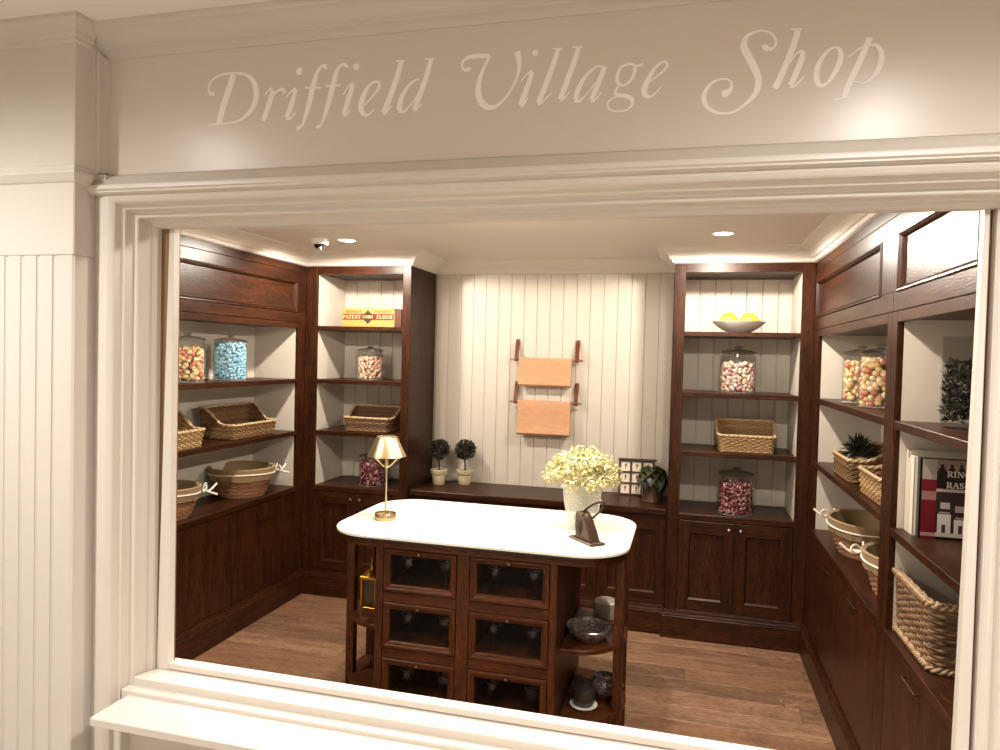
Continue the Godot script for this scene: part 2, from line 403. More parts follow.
func wall_unit(called: String, label: String, at: Vector3, frame: Transform3D, a0: float, a1: float, s0: float, s1: float, panel0: float, panel1: float, shelves: Array, doors: Array, depth: float) -> void:
	# shelving along a side wall, drawn as seen from the front: a runs to the right, the face is at 0
	var t := thing(called, label, "shelving", at, 0.0, "fitted shelving along the side walls")
	X = Transform3D(Basis(), -at) * frame
	var w: Material = M.wood
	var i0 := a0 + s0
	var i1 := a1 - s1
	one_box(t, "stile", w, Vector3(a0, 0.14, -0.022), Vector3(i0, 1.861, 0.0))
	one_box(t, "stile", w, Vector3(i1, 0.14, -0.022), Vector3(a1, 1.861, 0.0))
	# header: frieze rail, framed panel, lower rail
	var st := new_st()
	box(st, Vector3(a0, 2.200, -0.022), Vector3(a1, TOP, -0.001), 0.002)
	part(t, "frieze_rail", st, w)
	st = new_st()
	box(st, Vector3(a0, 2.130, -0.022), Vector3(a1, 2.1985, 0.0), 0.0015)
	box(st, Vector3(a0, 1.862, -0.022), Vector3(a1, 1.932, 0.0), 0.0015)
	box(st, Vector3(a0, 1.932, -0.022), Vector3(panel0, 2.130, 0.0), 0.0015)
	box(st, Vector3(panel1, 1.932, -0.022), Vector3(a1, 2.130, 0.0), 0.0015)
	var h := part(t, "header_frame", st, w)
	one_box(h, "panel", w, Vector3(panel0, 1.932, -0.022), Vector3(panel1, 2.130, -0.013), 0.0, 0)
	st = new_st()
	ring_profile(st, panel0 + 0.018, 1.950, panel1 - 0.018, 2.112, [Vector2(0.0, -0.013), Vector2(0.003, -0.004), Vector2(0.007, 0.002), Vector2(0.010, 0.0), Vector2(0.014, 0.006), Vector2(0.020, 0.007), Vector2(0.024, 0.0)])
	part(h, "moulding", st, w)
	one_box(t, "lower_rail", w, Vector3(i0, 1.822, -0.022), Vector3(i1, 1.860, 0.0))
	one_box(t, "top_board", w, Vector3(a0, 1.83, -depth), Vector3(a1, 1.85, -0.022), 0.0)
	for s in shelves:
		one_box(t, "shelf", w, Vector3(i0 - 0.002, s - 0.029, -depth), Vector3(i1 + 0.002, s, -0.002), 0.002)
	one_box(t, "counter", w, Vector3(i0 - 0.002, COUNTER - 0.036, -depth), Vector3(i1 + 0.002, COUNTER, 0.004), 0.003)
	one_box(t, "side_lining", M.paint, Vector3(i0 - 0.012, COUNTER, -depth), Vector3(i0, 1.83, -0.022), 0.0)
	one_box(t, "side_lining", M.paint, Vector3(i1, COUNTER, -depth), Vector3(i1 + 0.012, 1.83, -0.022), 0.0)
	one_box(t, "back_panel", M.paint, Vector3(a0, 0.1, -depth - 0.012), Vector3(a1, 1.85, -depth), 0.0)
	one_box(t, "bottom_rail", w, Vector3(i0, 0.12, -0.022), Vector3(i1, 0.172, -0.003))
	for d in doors:
		var o := one_box(t, "door", w, Vector3(d[0] + 0.0015, 0.174, -0.022), Vector3(d[1] - 0.0015, 0.714, -0.001), 0.0015, 1)
		if d[2] > -90.0:
			st = new_st()
			box(st, Vector3(d[2] - 0.07, d[3] - 0.004, 0.006), Vector3(d[2] + 0.07, d[3] + 0.004, 0.014), 0.0025)
			box(st, Vector3(d[2] - 0.066, d[3] - 0.003, -0.002), Vector3(d[2] - 0.06, d[3] + 0.003, 0.008), 0.0)
			box(st, Vector3(d[2] + 0.06, d[3] - 0.003, -0.002), Vector3(d[2] + 0.066, d[3] + 0.003, 0.008), 0.0)
			part(o, "pull", st, M.bronze)
	X = Transform3D.IDENTITY


func joinery() -> void:
	bookcase("bookcase", "tall dark wood bookcase holding a yellow flour box", 0.0, 0.767, 0.085, 0.7096, 1)
	bookcase("bookcase", "tall dark wood bookcase holding a bowl of lemons", 2.4516, W, 2.5167, 3.164, -1)
	# low cupboard between the bookcases
	var t := thing("low_cupboard", "low dark wood cupboard under the paper rolls, behind the island", "cupboard", Vector3(1.61, 0, -0.26))
	X = Transform3D(Basis(), -t.position)
	var w: Material = M.wood
	one_box(t, "top", w, Vector3(0.767, 0.727, WALL_Z), Vector3(2.4516, 0.764, -0.03), 0.004)
	one_box(t, "apron_rail", w, Vector3(0.767, 0.702, -0.074), Vector3(2.4516, 0.727, -0.052), 0.001)
	one_box(t, "bottom_rail", w, Vector3(0.767, 0.12, -0.074), Vector3(2.4516, 0.172, -0.052), 0.001)
	one_box(t, "back_panel", w, Vector3(0.767, 0.0, WALL_Z), Vector3(2.4516, 0.727, WALL_Z + 0.01), 0.0)
	for k in 4:
		var x0 := 0.769 + 0.4206 * k
		panel_door(t, x0, 0.175, x0 + 0.4186, 0.700, -0.052, x0 + (0.385 if k % 2 == 0 else 0.033), w)
	X = Transform3D.IDENTITY
	# side walls
	var lf := Transform3D(Basis(Vector3.FORWARD, Vector3.UP, Vector3.RIGHT), Vector3.ZERO)
	var rf := Transform3D(Basis(Vector3.BACK, Vector3.UP, Vector3.LEFT), Vector3(W, 0, 0))
	wall_unit("fitted_shelving", "dark wood shelving with the jar of blue sweets, left wall", Vector3(-0.17, 0, 0.8), lf, -1.61, 0.0, 0.09, 0.09, -1.50, -0.12, [S2, S3], [[-1.52, -0.785, -99.0, 0.0], [-0.785, -0.09, -0.463, 0.63]], 0.335)
	wall_unit("fitted_shelving", "dark wood shelving nearest the window, left wall", Vector3(-0.17, 0, 2.0), lf, -2.44, -1.61, 0.07, 0.06, -2.36, -1.66, [S2, S3], [[-2.37, -1.67, -1.9, 0.68]], 0.335)
	wall_unit("fitted_shelving", "dark wood shelving with two sweet jars and lined baskets, right wall", Vector3(W + 0.17, 0, 0.8), rf, 0.0, 1.61, 0.14, 0.062, 0.065, 1.43, [S2, S3], [[0.14, 0.84, 0.62, 0.66], [0.84, 1.546, 1.19, 0.68]], 0.335)
	wall_unit("fitted_shelving", "dark wood shelving with cookery books and large hamper, right wall", Vector3(W + 0.17, 0, 2.0), rf, 1.61, 2.44, 0.062, 0.06, 1.66, 2.37, [S2, 1.11], [[1.67, 2.38, 1.98, 0.69]], 0.335)


# ---------------------------------------------------------------- the marble-topped island
func rounded_rect(x0: float, z0: float, x1: float, z1: float, r: float, seg := 14) -> Array:
	var out := []
	for c in [[x1 - r, z1 - r, 0.0], [x0 + r, z1 - r, PI / 2], [x0 + r, z0 + r, PI], [x1 - r, z0 + r, PI * 1.5]]:
		for k in seg + 1:
			var a: float = c[2] + PI / 2 * k / seg
			out.append(Vector2(c[0] + r * cos(a), c[1] + r * sin(a)))
	return out


const IX0 := 1.275   # drawer block of the island
const IX1 := 2.062
const IZ0 := 0.90
const IZ1 := 1.60

func island() -> void:
	var t := thing("counter_island", "wooden island with white marble top and glass-fronted drawers", "island", Vector3(1.667, 0, 1.25))
	X = Transform3D(Basis(), -t.position)
	var flat := Basis(Vector3.RIGHT, Vector3.FORWARD, Vector3.UP)   # outlines drawn on plan, raised along y; the second axis is -z
	var plan := func(p: Array) -> Array: return p.map(func(v): return Vector2(v.x, -v.y))
	var w: Material = M.isle
	var st := new_st()
	extrude(st, plan.call(rounded_rect(1.030, 0.858, 2.333, 1.640, 0.205)), Transform3D(flat, Vector3(0, 0.889, 0)), 0.012, Color.WHITE, 0.003)
	part(t, "marble_top", st, M.marble, "white marble top with rounded corners")
	st = new_st()
	extrude(st, plan.call(rounded_rect(1.033, 0.861, 2.330, 1.637, 0.205)), Transform3D(flat, Vector3(0, 0.880, 0)), 0.0088, Color.WHITE, 0.002)
	part(t, "top_underlay", st, M.edge)
	st = new_st()
	extrude(st, plan.call(rounded_rect(1.046, 0.885, 2.314, 1.612, 0.19)), Transform3D(flat, Vector3(0, 0.846, 0)), 0.034)
	part(t, "frieze", st, w)
	# carcase
	one_box(t, "side_panel", w, Vector3(IX0, 0.06, IZ0), Vector3(IX0 + 0.018, 0.846, IZ1 - 0.022), 0.001)
	one_box(t, "side_panel", w, Vector3(IX1 - 0.018, 0.06, IZ0), Vector3(IX1, 0.846, IZ1 - 0.022), 0.001)
	one_box(t, "back_panel", w, Vector3(IX0 + 0.018, 0.06, IZ0), Vector3(IX1 - 0.018, 0.846, IZ0 + 0.018), 0.001)
	one_box(t, "base", w, Vector3(IX0 - 0.004, 0.0, IZ0), Vector3(IX1 + 0.004, 0.10, IZ1 + 0.004), 0.003)
	for x in [[IX0, 1.310], [1.640, 1.694], [2.032, IX1]]:
		one_box(t, "upright", w, Vector3(x[0], 0.10, IZ1 - 0.024), Vector3(x[1], 0.846, IZ1), 0.002)
	one_box(t, "divider", w, Vector3(1.658, 0.10, IZ0 + 0.018), Vector3(1.676, 0.846, IZ1 - 0.024), 0.0)
	var cols := [[1.310, 1.640], [1.694, 2.032]]
	var rows := [[0.655, 0.844], [0.412, 0.612], [0.165, 0.371]]
	for c in cols:
		for y in [[0.612, 0.655], [0.371, 0.412], [0.10, 0.165]]:
			one_box(t, "rail", w, Vector3(c[0], y[0], IZ1 - 0.024), Vector3(c[1], y[1], IZ1 - 0.003), 0.002)
		for r in rows:
			drawer(t, c[0] + 0.002, r[0] + 0.002, c[1] - 0.002, r[1] - 0.002, w)
	# open shelves at both ends, on posts
	for e in [[IX0, -1.0], [IX1, 1.0]]:
		for y in [0.445, 0.15]:
			var o := []
			for k in 25:
				var a := -PI / 2 + PI * k / 24.0
				o.append(Vector2(e[0] + e[1] * 0.258 * pow(cos(a), 0.85), 1.24 + 0.265 * sin(a)))
			st = new_st()
			extrude(st, plan.call(o), Transform3D(flat, Vector3(0, y, 0)), 0.02, Color.WHITE, 0.003)
			part(t, "end_shelf", st, w)
		for z in [1.13, 1.35]:
			var px: float = e[0] + e[1] * 0.228
			one_box(t, "post", w, Vector3(px - 0.02, 0.0, z - 0.02), Vector3(px + 0.02, 0.846, z + 0.02), 0.003, 1)
	X = Transform3D.IDENTITY


func drawer(t: Node, x0: float, y0: float, x1: float, y1: float, w: Material) -> void:
	# glass-fronted drawer: bevelled frame, pane, knob and the tray behind
	var z := IZ1 - 0.002
	var f := 0.030
	var st := new_st()
	ring_profile(st, x0 + f, y0 + f, x1 - f, y1 - f, [Vector2(0.0, z - 0.016), Vector2(0.0, z - 0.008), Vector2(0.004, z - 0.003), Vector2(0.014, z + 0.001), Vector2(0.017, z + 0.004), Vector2(f - 0.003, z + 0.004), Vector2(f, z), Vector2(f, z - 0.018)])
	var d := part(t, "drawer", st, w)
	st = new_st()
	quad(st, Vector3(x0 + f - 0.004, y0 + f - 0.004, z - 0.012), Vector3(x1 - f + 0.004, y0 + f - 0.004, z - 0.012), Vector3(x1 - f + 0.004, y1 - f + 0.004, z - 0.012), Vector3(x0 + f - 0.004, y1 - f + 0.004, z - 0.012), Vector3.BACK)
	part(d, "glass_pane", st, M.pane)
	knob(d, Vector3((x0 + x1) / 2, y1 - 0.014, z + 0.002), M.bronze, 0.008)
	st = new_st()
	box(st, Vector3(x0 + 0.006, y0 + 0.008, 1.10), Vector3(x1 - 0.006, y0 + 0.016, z - 0.018), 0.0)
	box(st, Vector3(x0 + 0.006, y0 + 0.008, 1.09), Vector3(x1 - 0.006, y1 - 0.03, 1.10), 0.0)
	part(d, "tray", st, w)


# ---------------------------------------------------------------- wares
func lin(r: int, g: int, b: int) -> Color:
	return rgb(r, g, b).srgb_to_linear()


func jar(at: Vector3, r: float, h: float, label: String, fill: float, sweets: String, colors: Array, size: Vector3, lump: int) -> void:
	# glass sweet jar with a knobbed glass lid; the sweets inside are a thing of their own
	var t := thing("sweet_jar", label, "jar", at, 0.0, "glass sweet jars")
	var st := new_st()
	var b := h * 0.84
	lathe(st, [Vector2(0.0, 0.004), Vector2(r * 0.85, 0.004), Vector2(r * 0.96, 0.008), Vector2(r, 0.02), Vector2(r, b * 0.86), Vector2(r * 0.97, b * 0.93), Vector2(r * 0.9, b * 0.965), Vector2(r * 0.9, b * 0.985), Vector2(r * 0.93, b)], 40)
	part(t, "glass_body", st, M.glass)
	st = new_st()
	lathe(st, [Vector2(0.0, 0.0), Vector2(r * 0.9, 0.0), Vector2(r * 0.97, 0.003), Vector2(r * 0.98, 0.007), Vector2(r * 0.9, 0.006), Vector2(0.0, 0.005)], 40)
	part(t, "glass_foot", st, M.cut_glass)
	st = new_st()
	lathe(st, [Vector2(r * 0.86, b - 0.004), Vector2(r * 0.99, b), Vector2(r * 1.01, b + 0.008), Vector2(r * 0.95, b + 0.014), Vector2(r * 0.6, b + 0.022), Vector2(r * 0.22, b + 0.027), Vector2(r * 0.12, b + 0.030), Vector2(r * 0.12, b + 0.034), Vector2(r * 0.24, h - 0.012), Vector2(r * 0.25, h - 0.006), Vector2(r * 0.15, h - 0.001), Vector2(0.0, h)], 40)
	part(t, "lid", st, M.lid_glass)
	# the sweets
	var mm := MultiMesh.new()
	mm.transform_format = MultiMesh.TRANSFORM_3D
	mm.use_colors = true
	mm.mesh = sweet_mesh(size, lump)
	var spots := []
	var s := maxf(size.x, size.z) * 1.72
	var y := 0.012 + size.y * 0.9
	var layer := 0
	while y < fill * b:
		var rr := r * 0.955 - size.x
		var ring := 0
		while rr > 0.0 and ring < 3:
			var n := maxi(int(TAU * rr / s), 1)
			for k in n:
				var a := TAU * (k + 0.5 * (layer % 2) + 0.37 * layer * 0.3 + rng.randf_range(-0.42, 0.42)) / n
				var y2 := y + rng.randf_range(-0.7, 0.7) * size.y
				if y2 > 0.008 + size.y * 0.7 and not (y > fill * b - 2.2 * size.y and rng.randf() < 0.35):
					spots.append(Vector3(cos(a) * rr, y2, sin(a) * rr))
			rr -= s * 0.85
			ring += 1
		y += size.y * 1.55
		layer += 1
	for a2 in 26:   # heap on top
		var d := sqrt(rng.randf()) * (r * 0.8)
		var an := rng.randf() * TAU
		spots.append(Vector3(cos(an) * d, fill * b + rng.randf_range(-1.6, 0.3) * size.y, sin(an) * d))
	mm.instance_count = spots.size()
	for i in spots.size():
		var bs := Basis.from_euler(Vector3(rng.randf() * TAU, rng.randf() * TAU, rng.randf() * TAU)) * rng.randf_range(0.85, 1.1)
		mm.set_instance_transform(i, Transform3D(bs, spots[i]))
		var c: Color = colors[rng.randi() % colors.size()]
		mm.set_instance_color(i, c)
	var o := MultiMeshInstance3D.new()
	o.name = numbered("sweets")
	o.multimesh = mm
	o.material_override = M.sweet
	o.position = at
	add_child(o)
	tag(o, sweets, "sweets")
	o.set_meta("kind", "stuff")


func sweet_mesh(size: Vector3, lump: int) -> Mesh:
	var st := new_st()
	if lump == 0:
		ball(st, Vector3.ZERO, size, 8, 6)
	else:
		# a pulled lump of boiled sugar
		var n := FastNoiseLite.new()
		n.seed = lump
		n.frequency = 0.9
		for i in 6:
			for k in 8:
				var d := []
				for c in [[i, k], [i, k + 1], [i + 1, k + 1], [i + 1, k]]:
					var th: float = PI * c[0] / 6.0
					var ph: float = TAU * (c[1] % 8) / 8.0
					var v := Vector3(sin(th) * cos(ph), cos(th), sin(th) * sin(ph))
					d.append(v * size * (1.0 + 0.45 * n.get_noise_3dv(v * 1.3)))
				var nn: Vector3 = (d[0] + d[1] + d[2] + d[3]).normalized()
				tri(st, d[0], d[1], d[2], d[0].normalized(), d[1].normalized(), d[2].normalized())
				tri(st, d[0], d[2], d[3], nn, nn, nn)
	return st.commit()


func weave(st: SurfaceTool, at: Callable, length: float, height: Callable, stake: float, row: float, amp: float, a: Color, b: Color) -> void:
	# wicker wall: at(s, y) gives point and outward direction; rods run round and pass in and out of the stakes
	var ns := int(length / stake)
	ns += ns % 2
	var cols := ns * 4
	var hmax := 0.0
	for i in cols:
		hmax = maxf(hmax, height.call(float(i) / cols))
	var rows := int(ceil(hmax / row))
	var tone := []
	for r in rows:
		tone.append(a.lerp(b, rng.randf()))
	for r in rows:
		var prev := []
		for i in cols + 1:
			var s := float(i) / cols
			var top: float = height.call(fmod(s, 1.0))
			var col := []
			for k in 4:
				var f := k / 3.0
				var y := minf((r + f) * row, top)
				var g: Array = at.call(fmod(s, 1.0), y)
				var rod := sqrt(maxf(0.0, 1.0 - pow(2.0 * f - 1.0, 2.0)))
				var out := amp * cos(PI * (s * ns + r)) * 0.7 + amp * 0.9 * (rod - 0.4)
				col.append([g[0] + g[1] * out, (g[1] + Vector3.UP * (2.0 * f - 1.0) * 0.8 - g[2] * sin(PI * (s * ns + r)) * -0.5).normalized(), y < top or f == 0.0, (r * row) < top])
			if i > 0 and (col[0][3] or prev[0][3]):
				for k in 3:
					var c: Color = tone[r] * rng.randf_range(0.85, 1.08)
					tri(st, prev[k][0], col[k][0], col[k + 1][0], prev[k][1], col[k][1], col[k + 1][1], Vector2.ZERO, Vector2.ZERO, Vector2.ZERO, c)
					tri(st, prev[k][0], col[k + 1][0], prev[k + 1][0], prev[k][1], col[k + 1][1], prev[k + 1][1], Vector2.ZERO, Vector2.ZERO, Vector2.ZERO, c)
			prev = col


func rect_loop(w: float, d: float, r: float) -> Callable:
	# a rounded rectangle round the origin, walked once for s = 0 ... 1 starting at the back left; gives point, outward, along
	var sw := w - 2 * r
	var sd := d - 2 * r
	var arc := PI / 2 * r
	var total := 2 * sw + 2 * sd + 4 * arc
	return func(s: float) -> Array:
		var q := s * total
		var edges := [[Vector2(-sw / 2, d / 2), Vector2(1, 0), sw], [Vector2(sw / 2, sd / 2), 0.0, arc], [Vector2(w / 2, sd / 2), Vector2(0, -1), sd], [Vector2(sw / 2, -sd / 2), -PI / 2, arc], [Vector2(sw / 2, -d / 2), Vector2(-1, 0), sw], [Vector2(-sw / 2, -sd / 2), -PI, arc], [Vector2(-w / 2, -sd / 2), Vector2(0, 1), sd], [Vector2(-sw / 2, sd / 2), -PI * 1.5, arc]]
		for e in edges:
			if q <= e[2] + 1e-6:
				if e[1] is Vector2:
					var p: Vector2 = e[0] + e[1] * q
					var n := Vector2(-e[1].y, e[1].x)
					return [Vector3(p.x, 0, p.y), Vector3(n.x, 0, n.y), Vector3(e[1].x, 0, e[1].y)]
				var a: float = PI / 2 + e[1] - q / r
				var n2 := Vector2(cos(a), sin(a))
				var p2: Vector2 = e[0] + n2 * r
				return [Vector3(p2.x, 0, p2.y), Vector3(n2.x, 0, n2.y), Vector3(n2.y, 0, -n2.x)]
			q -= e[2]
		return [Vector3(-sw / 2, 0, d / 2), Vector3(0, 0, 1), Vector3(1, 0, 0)]


func tray_basket(at: Vector3, turn: float, w: float, d: float, front: float, back: float, label: String, a: Color, b: Color, group := "sloping wicker display baskets", rim_col := Color(0.52, 0.36, 0.19)) -> void:
	# wicker display basket, low at the front (+z) and high at the back
	var t := thing("display_basket", label, "basket", at, turn, group)
	var loop := rect_loop(w, d, 0.03)
	var hf := func(s: float) -> float:
		var z: float = loop.call(s)[0].z / d + 0.5
		return lerpf(back, front, smoothstep(0.15, 0.72, z))
	var wall := func(s: float, y: float) -> Array:
		var g: Array = loop.call(s)
		return [g[0] * (0.93 + 0.07 * y / front) + Vector3(0, y + 0.004, 0), g[1], g[2]]
	var st := new_st()
	weave(st, wall, 2 * (w + d), hf, 0.026, 0.0108, 0.0052, a, b)
	var o := part(t, "woven_wall", st, M.cane)
	o.set_meta("kind", "stuff")
	# stakes and base
	st = new_st()
	box(st, Vector3(-w * 0.455, 0.0, -d * 0.45), Vector3(w * 0.455, 0.009, d * 0.455), 0.003, 0, b * 0.8)
	part(t, "base", st, M.cane)
	# rim of two twisted rods
	st = new_st()
	for ph in 2:
		var pts := []
		for i in 120:
			var s := i / 120.0
			var y: float = hf.call(s)
			var g: Array = wall.call(s, y)
			pts.append(g[0] + g[1] * (0.004 * cos(s * 130.0 + ph * PI)) + Vector3(0, 0.004 * sin(s * 130.0 + ph * PI), 0))
		tube(st, pts, 0.0058, 6, true, rim_col * (1.0 if ph == 0 else 0.86))
	part(t, "rim", st, M.cane)


func lined_basket(at: Vector3, turn: float, r: float, h: float, sz: float, label: String, bow_at: float) -> void:
	# round tapered basket with a linen liner folded over the rim and a ribbon bow
	var t := thing("lined_basket", label, "basket", at, turn, "round baskets with linen liners")
	var rad := func(y: float) -> float: return r * (0.70 + 0.30 * pow(clampf(y / h, 0.0, 1.0), 0.8))
	var wall := func(s: float, y: float) -> Array:
		var an := s * TAU
		var q: float = rad.call(y)
		return [Vector3(cos(an) * q, y + 0.004, sin(an) * q * sz), Vector3(cos(an), 0.25, sin(an)).normalized(), Vector3(-sin(an), 0, cos(an))]
	var st := new_st()
	weave(st, wall, TAU * r * 0.85, func(_s): return h, 0.026, 0.0105, 0.005, Color(0.16, 0.062, 0.025), Color(0.36, 0.17, 0.075))
	var o := part(t, "woven_wall", st, M.cane)
	o.set_meta("kind", "stuff")
	st = new_st()
	lathe(st, [Vector2(0.0, 0.0), Vector2(r * 0.7, 0.0), Vector2(r * 0.71, 0.006), Vector2(r * 0.69, 0.010), Vector2(0.0, 0.010)], 40, Vector3.ZERO, 1.0, sz, Color(0.3, 0.16, 0.07))
	part(t, "base", st, M.cane)
	# liner: inside wall, over the rim, and a hanging cuff with soft folds
	st = new_st()
	var prof := []
	for k in 7:
		prof.append([rad.call(h * k / 6.0) - 0.010, h * k / 6.0 + 0.004, 0.0])
	prof.append([r + 0.002, h + 0.010, 0.001])
	for k in 6:
		prof.append([rad.call(h * (1.0 - 0.085 * k)) + 0.009 + 0.001 * k, h + 0.006 - h * 0.085 * k, 0.0006 * k])
	var seg := 96
	for i in prof.size() - 1:
		for k in seg:
			var v := []
			for c in [[i, k], [i, k + 1], [i + 1, k + 1], [i + 1, k]]:
				var p: Array = prof[c[0]]
				var an: float = TAU * c[1] / seg
				var q: float = p[0] + p[2] * sin(an * 17.0 + 1.3 * sin(an * 3.0))
				v.append(Vector3(cos(an) * q, p[1] + p[2] * 1.2 * sin(an * 5.0), sin(an) * q * sz))
			var n: Vector3 = (v[1] - v[0]).cross(v[3] - v[0]).normalized()
			if n.length() > 0.5:
				quad(st, v[0], v[1], v[2], v[3], n)
	part(t, "liner", st, M.linen)
	# cord round the cuff and rim rod
	st = new_st()
	var pts := []
	for i in 64:
		var an := TAU * i / 64.0
		var q2: float = rad.call(h * 0.8) + 0.014
		pts.append(Vector3(cos(an) * q2, h * 0.84 + 0.004 * sin(an * 2.0), sin(an) * q2 * sz))
	tube(st, pts, 0.0042, 6, true)
	# bow: two loops and two tails
	var c := Vector3(cos(bow_at), 0, sin(bow_at) * sz) * (r + 0.012) + Vector3(0, h * 0.86, 0)
	var o2 := Vector3(cos(bow_at), 0, sin(bow_at)).normalized()
	var sd := Vector3(-o2.z, 0, o2.x)
	for k in [-1.0, 1.0]:
		tube(st, smooth_line([c, c + sd * 0.03 * k + o2 * 0.014 + Vector3(0, 0.028, 0), c + sd * 0.058 * k + o2 * 0.022 + Vector3(0, 0.018, 0), c + sd * 0.04 * k + o2 * 0.014 - Vector3(0, 0.006, 0), c], 5), 0.0042, 6)
		tube(st, smooth_line([c, c + sd * 0.022 * k + o2 * 0.036 - Vector3(0, 0.010, 0), c + sd * 0.048 * k + o2 * 0.075 + Vector3(0, 0.002 - 0.022 * k, 0)], 5), [0.004, 0.0044, 0.0048, 0.005, 0.0052, 0.0054, 0.0056, 0.0058, 0.006, 0.0062, 0.0064], 6)
	ball(st, c + o2 * 0.004, Vector3(0.009, 0.009, 0.009), 10, 8)
	part(t, "ribbon_bow", st, M.ribbon, "cream ribbon tied round the liner in a bow")


func hamper(at: Vector3) -> void:
	var w := 0.40
	var d := 0.27
	var h := 0.20
	var t := thing("wicker_hamper", "large square wicker hamper with plaited rim under the books", "basket", at)
	var loop := rect_loop(d, w, 0.035)
	var wall := func(s: float, y: float) -> Array:
		var g: Array = loop.call(s)
		return [g[0] * (0.93 + 0.07 * y / h) + Vector3(0, y + 0.004, 0), g[1], g[2]]
	var st := new_st()
	weave(st, wall, 2 * (w + d), func(_s): return h, 0.036, 0.0105, 0.0060, Color(0.12, 0.06, 0.028), Color(0.32, 0.19, 0.095))
	var o := part(t, "woven_wall", st, M.cane)
	o.set_meta("kind", "stuff")
	st = new_st()
	box(st, Vector3(-d * 0.455, 0.0, -w * 0.46), Vector3(d * 0.455, 0.01, w * 0.46), 0.003, 0, Color(0.3, 0.18, 0.09))
	part(t, "base", st, M.cane)
	for foot in [0.006, h + 0.004]:
		st = new_st()
		for ph in 3:
			var pts := []
			for i in 180:
				var s := i / 180.0
				var g: Array = wall.call(s, foot)
				var an := s * TAU * 22.0 + ph * TAU / 3
				pts.append(g[0] + g[1] * (0.010 * cos(an)) + Vector3(0, 0.007 * sin(an * (2.0 if foot > 0.1 else 1.0)), 0))
			tube(st, pts, 0.0062, 6, true, Color(0.44, 0.29, 0.16) * (0.8 + 0.1 * ph))
		part(t, "plaited_rim" if foot > 0.1 else "plaited_foot", st, M.cane)


func text(parent: Node, words: String, at: Transform3D, height: float, m: Material, serif := true, depth := 0.0006) -> void:
	var f := SystemFont.new()
	f.font_names = PackedStringArray(["Droid Serif" if serif else "Droid Sans"])
	f.font_weight = 700
	var tm := TextMesh.new()
	tm.font = f
	tm.text = words
	tm.font_size = 64
	tm.pixel_size = height / 46.0
	tm.depth = depth
	share(parent, "lettering", tm, m, at)


func leaf_mesh(l: float, w: float, bend: float, n := 5) -> Mesh:
	# a pointed leaf growing along +z, folded along its midrib and bending down
	var st := new_st()
	var c := []
	for i in n + 1:
		var t := float(i) / n
		var half := w * 0.5 * sin(PI * pow(t, 0.8)) + 0.0004
		var y := -bend * t * t * l
		c.append([Vector3(-half, y + half * 0.35, t * l), Vector3(0, y, t * l), Vector3(half, y + half * 0.35, t * l)])
	for i in n:
		for k in 2:
			var nn: Vector3 = (c[i + 1][k] - c[i][k]).cross(c[i][k + 1] - c[i][k]).normalized()
			quad(st, c[i][k], c[i + 1][k], c[i + 1][k + 1], c[i][k + 1], nn)
	return st.commit()


func scatter(parent: Node, called: String, mesh: Mesh, m: Material, xs: Array, cols: Array) -> MultiMeshInstance3D:
	var mm := MultiMesh.new()
	mm.transform_format = MultiMesh.TRANSFORM_3D
	mm.use_colors = true
	mm.mesh = mesh
	mm.instance_count = xs.size()
	for i in xs.size():
		mm.set_instance_transform(i, xs[i])
		mm.set_instance_color(i, cols[rng.randi() % cols.size()])
	var o := MultiMeshInstance3D.new()
	o.name = called
	o.multimesh = mm
	o.material_override = m
	parent.add_child(o, true)
	o.set_meta("kind", "stuff")
	return o


func facing(dir: Vector3, spin := 0.0) -> Basis:
	var z := dir.normalized()
	var x := (Vector3.UP if absf(z.y) < 0.95 else Vector3.RIGHT).cross(z).normalized()
	return Basis(x, z.cross(x), z) * Basis(Vector3.BACK, spin)


func random_dir() -> Vector3:
	var y := rng.randf_range(-1.0, 1.0)
	var a := rng.randf() * TAU
	var r := sqrt(1.0 - y * y)
	return Vector3(cos(a) * r, y, sin(a) * r)


func topiary(at: Vector3, label: String) -> void:
	var t := thing("topiary", label, "topiary", at, 0.0, "ball topiaries on the low cupboard")
	var st := new_st()
	lathe(st, [Vector2(0.0, 0.0), Vector2(0.036, 0.0), Vector2(0.040, 0.004), Vector2(0.048, 0.072), Vector2(0.047, 0.074), Vector2(0.055, 0.074), Vector2(0.058, 0.078), Vector2(0.060, 0.104), Vector2(0.057, 0.107), Vector2(0.052, 0.105), Vector2(0.051, 0.094)], 32)
	part(t, "pot", st, M.terracotta)
	st = new_st()
	lathe(st, [Vector2(0.052, 0.094), Vector2(0.03, 0.099), Vector2(0.0, 0.101)], 24)
	part(t, "soil", st, M.soil)
	st = new_st()
	tube(st, smooth_line([Vector3(0, 0.095, 0), Vector3(0.002, 0.13, 0.001), Vector3(-0.002, 0.16, 0), Vector3(0, 0.20, 0)]), 0.0058, 8)
	part(t, "trunk", st, M.soil)
	var xs := []
	for i in 620:
		var d := random_dir()
		var q := rng.randf_range(0.046, 0.066)
		var dir := (d + random_dir() * 0.7).normalized()
		xs.append(Transform3D(facing(dir, rng.randf() * TAU), Vector3(0, 0.245, 0) + d * q))
	scatter(t, "foliage", leaf_mesh(0.019, 0.010, 0.3, 3), M.leaf, xs, [lin(34, 36, 22), lin(46, 46, 28), lin(58, 52, 36), lin(28, 24, 18), lin(70, 60, 44)])
	st = new_st()
	ball(st, Vector3(0, 0.245, 0), Vector3(0.047, 0.047, 0.047), 16, 10)
	part(t, "moss_core", st, M.soil)


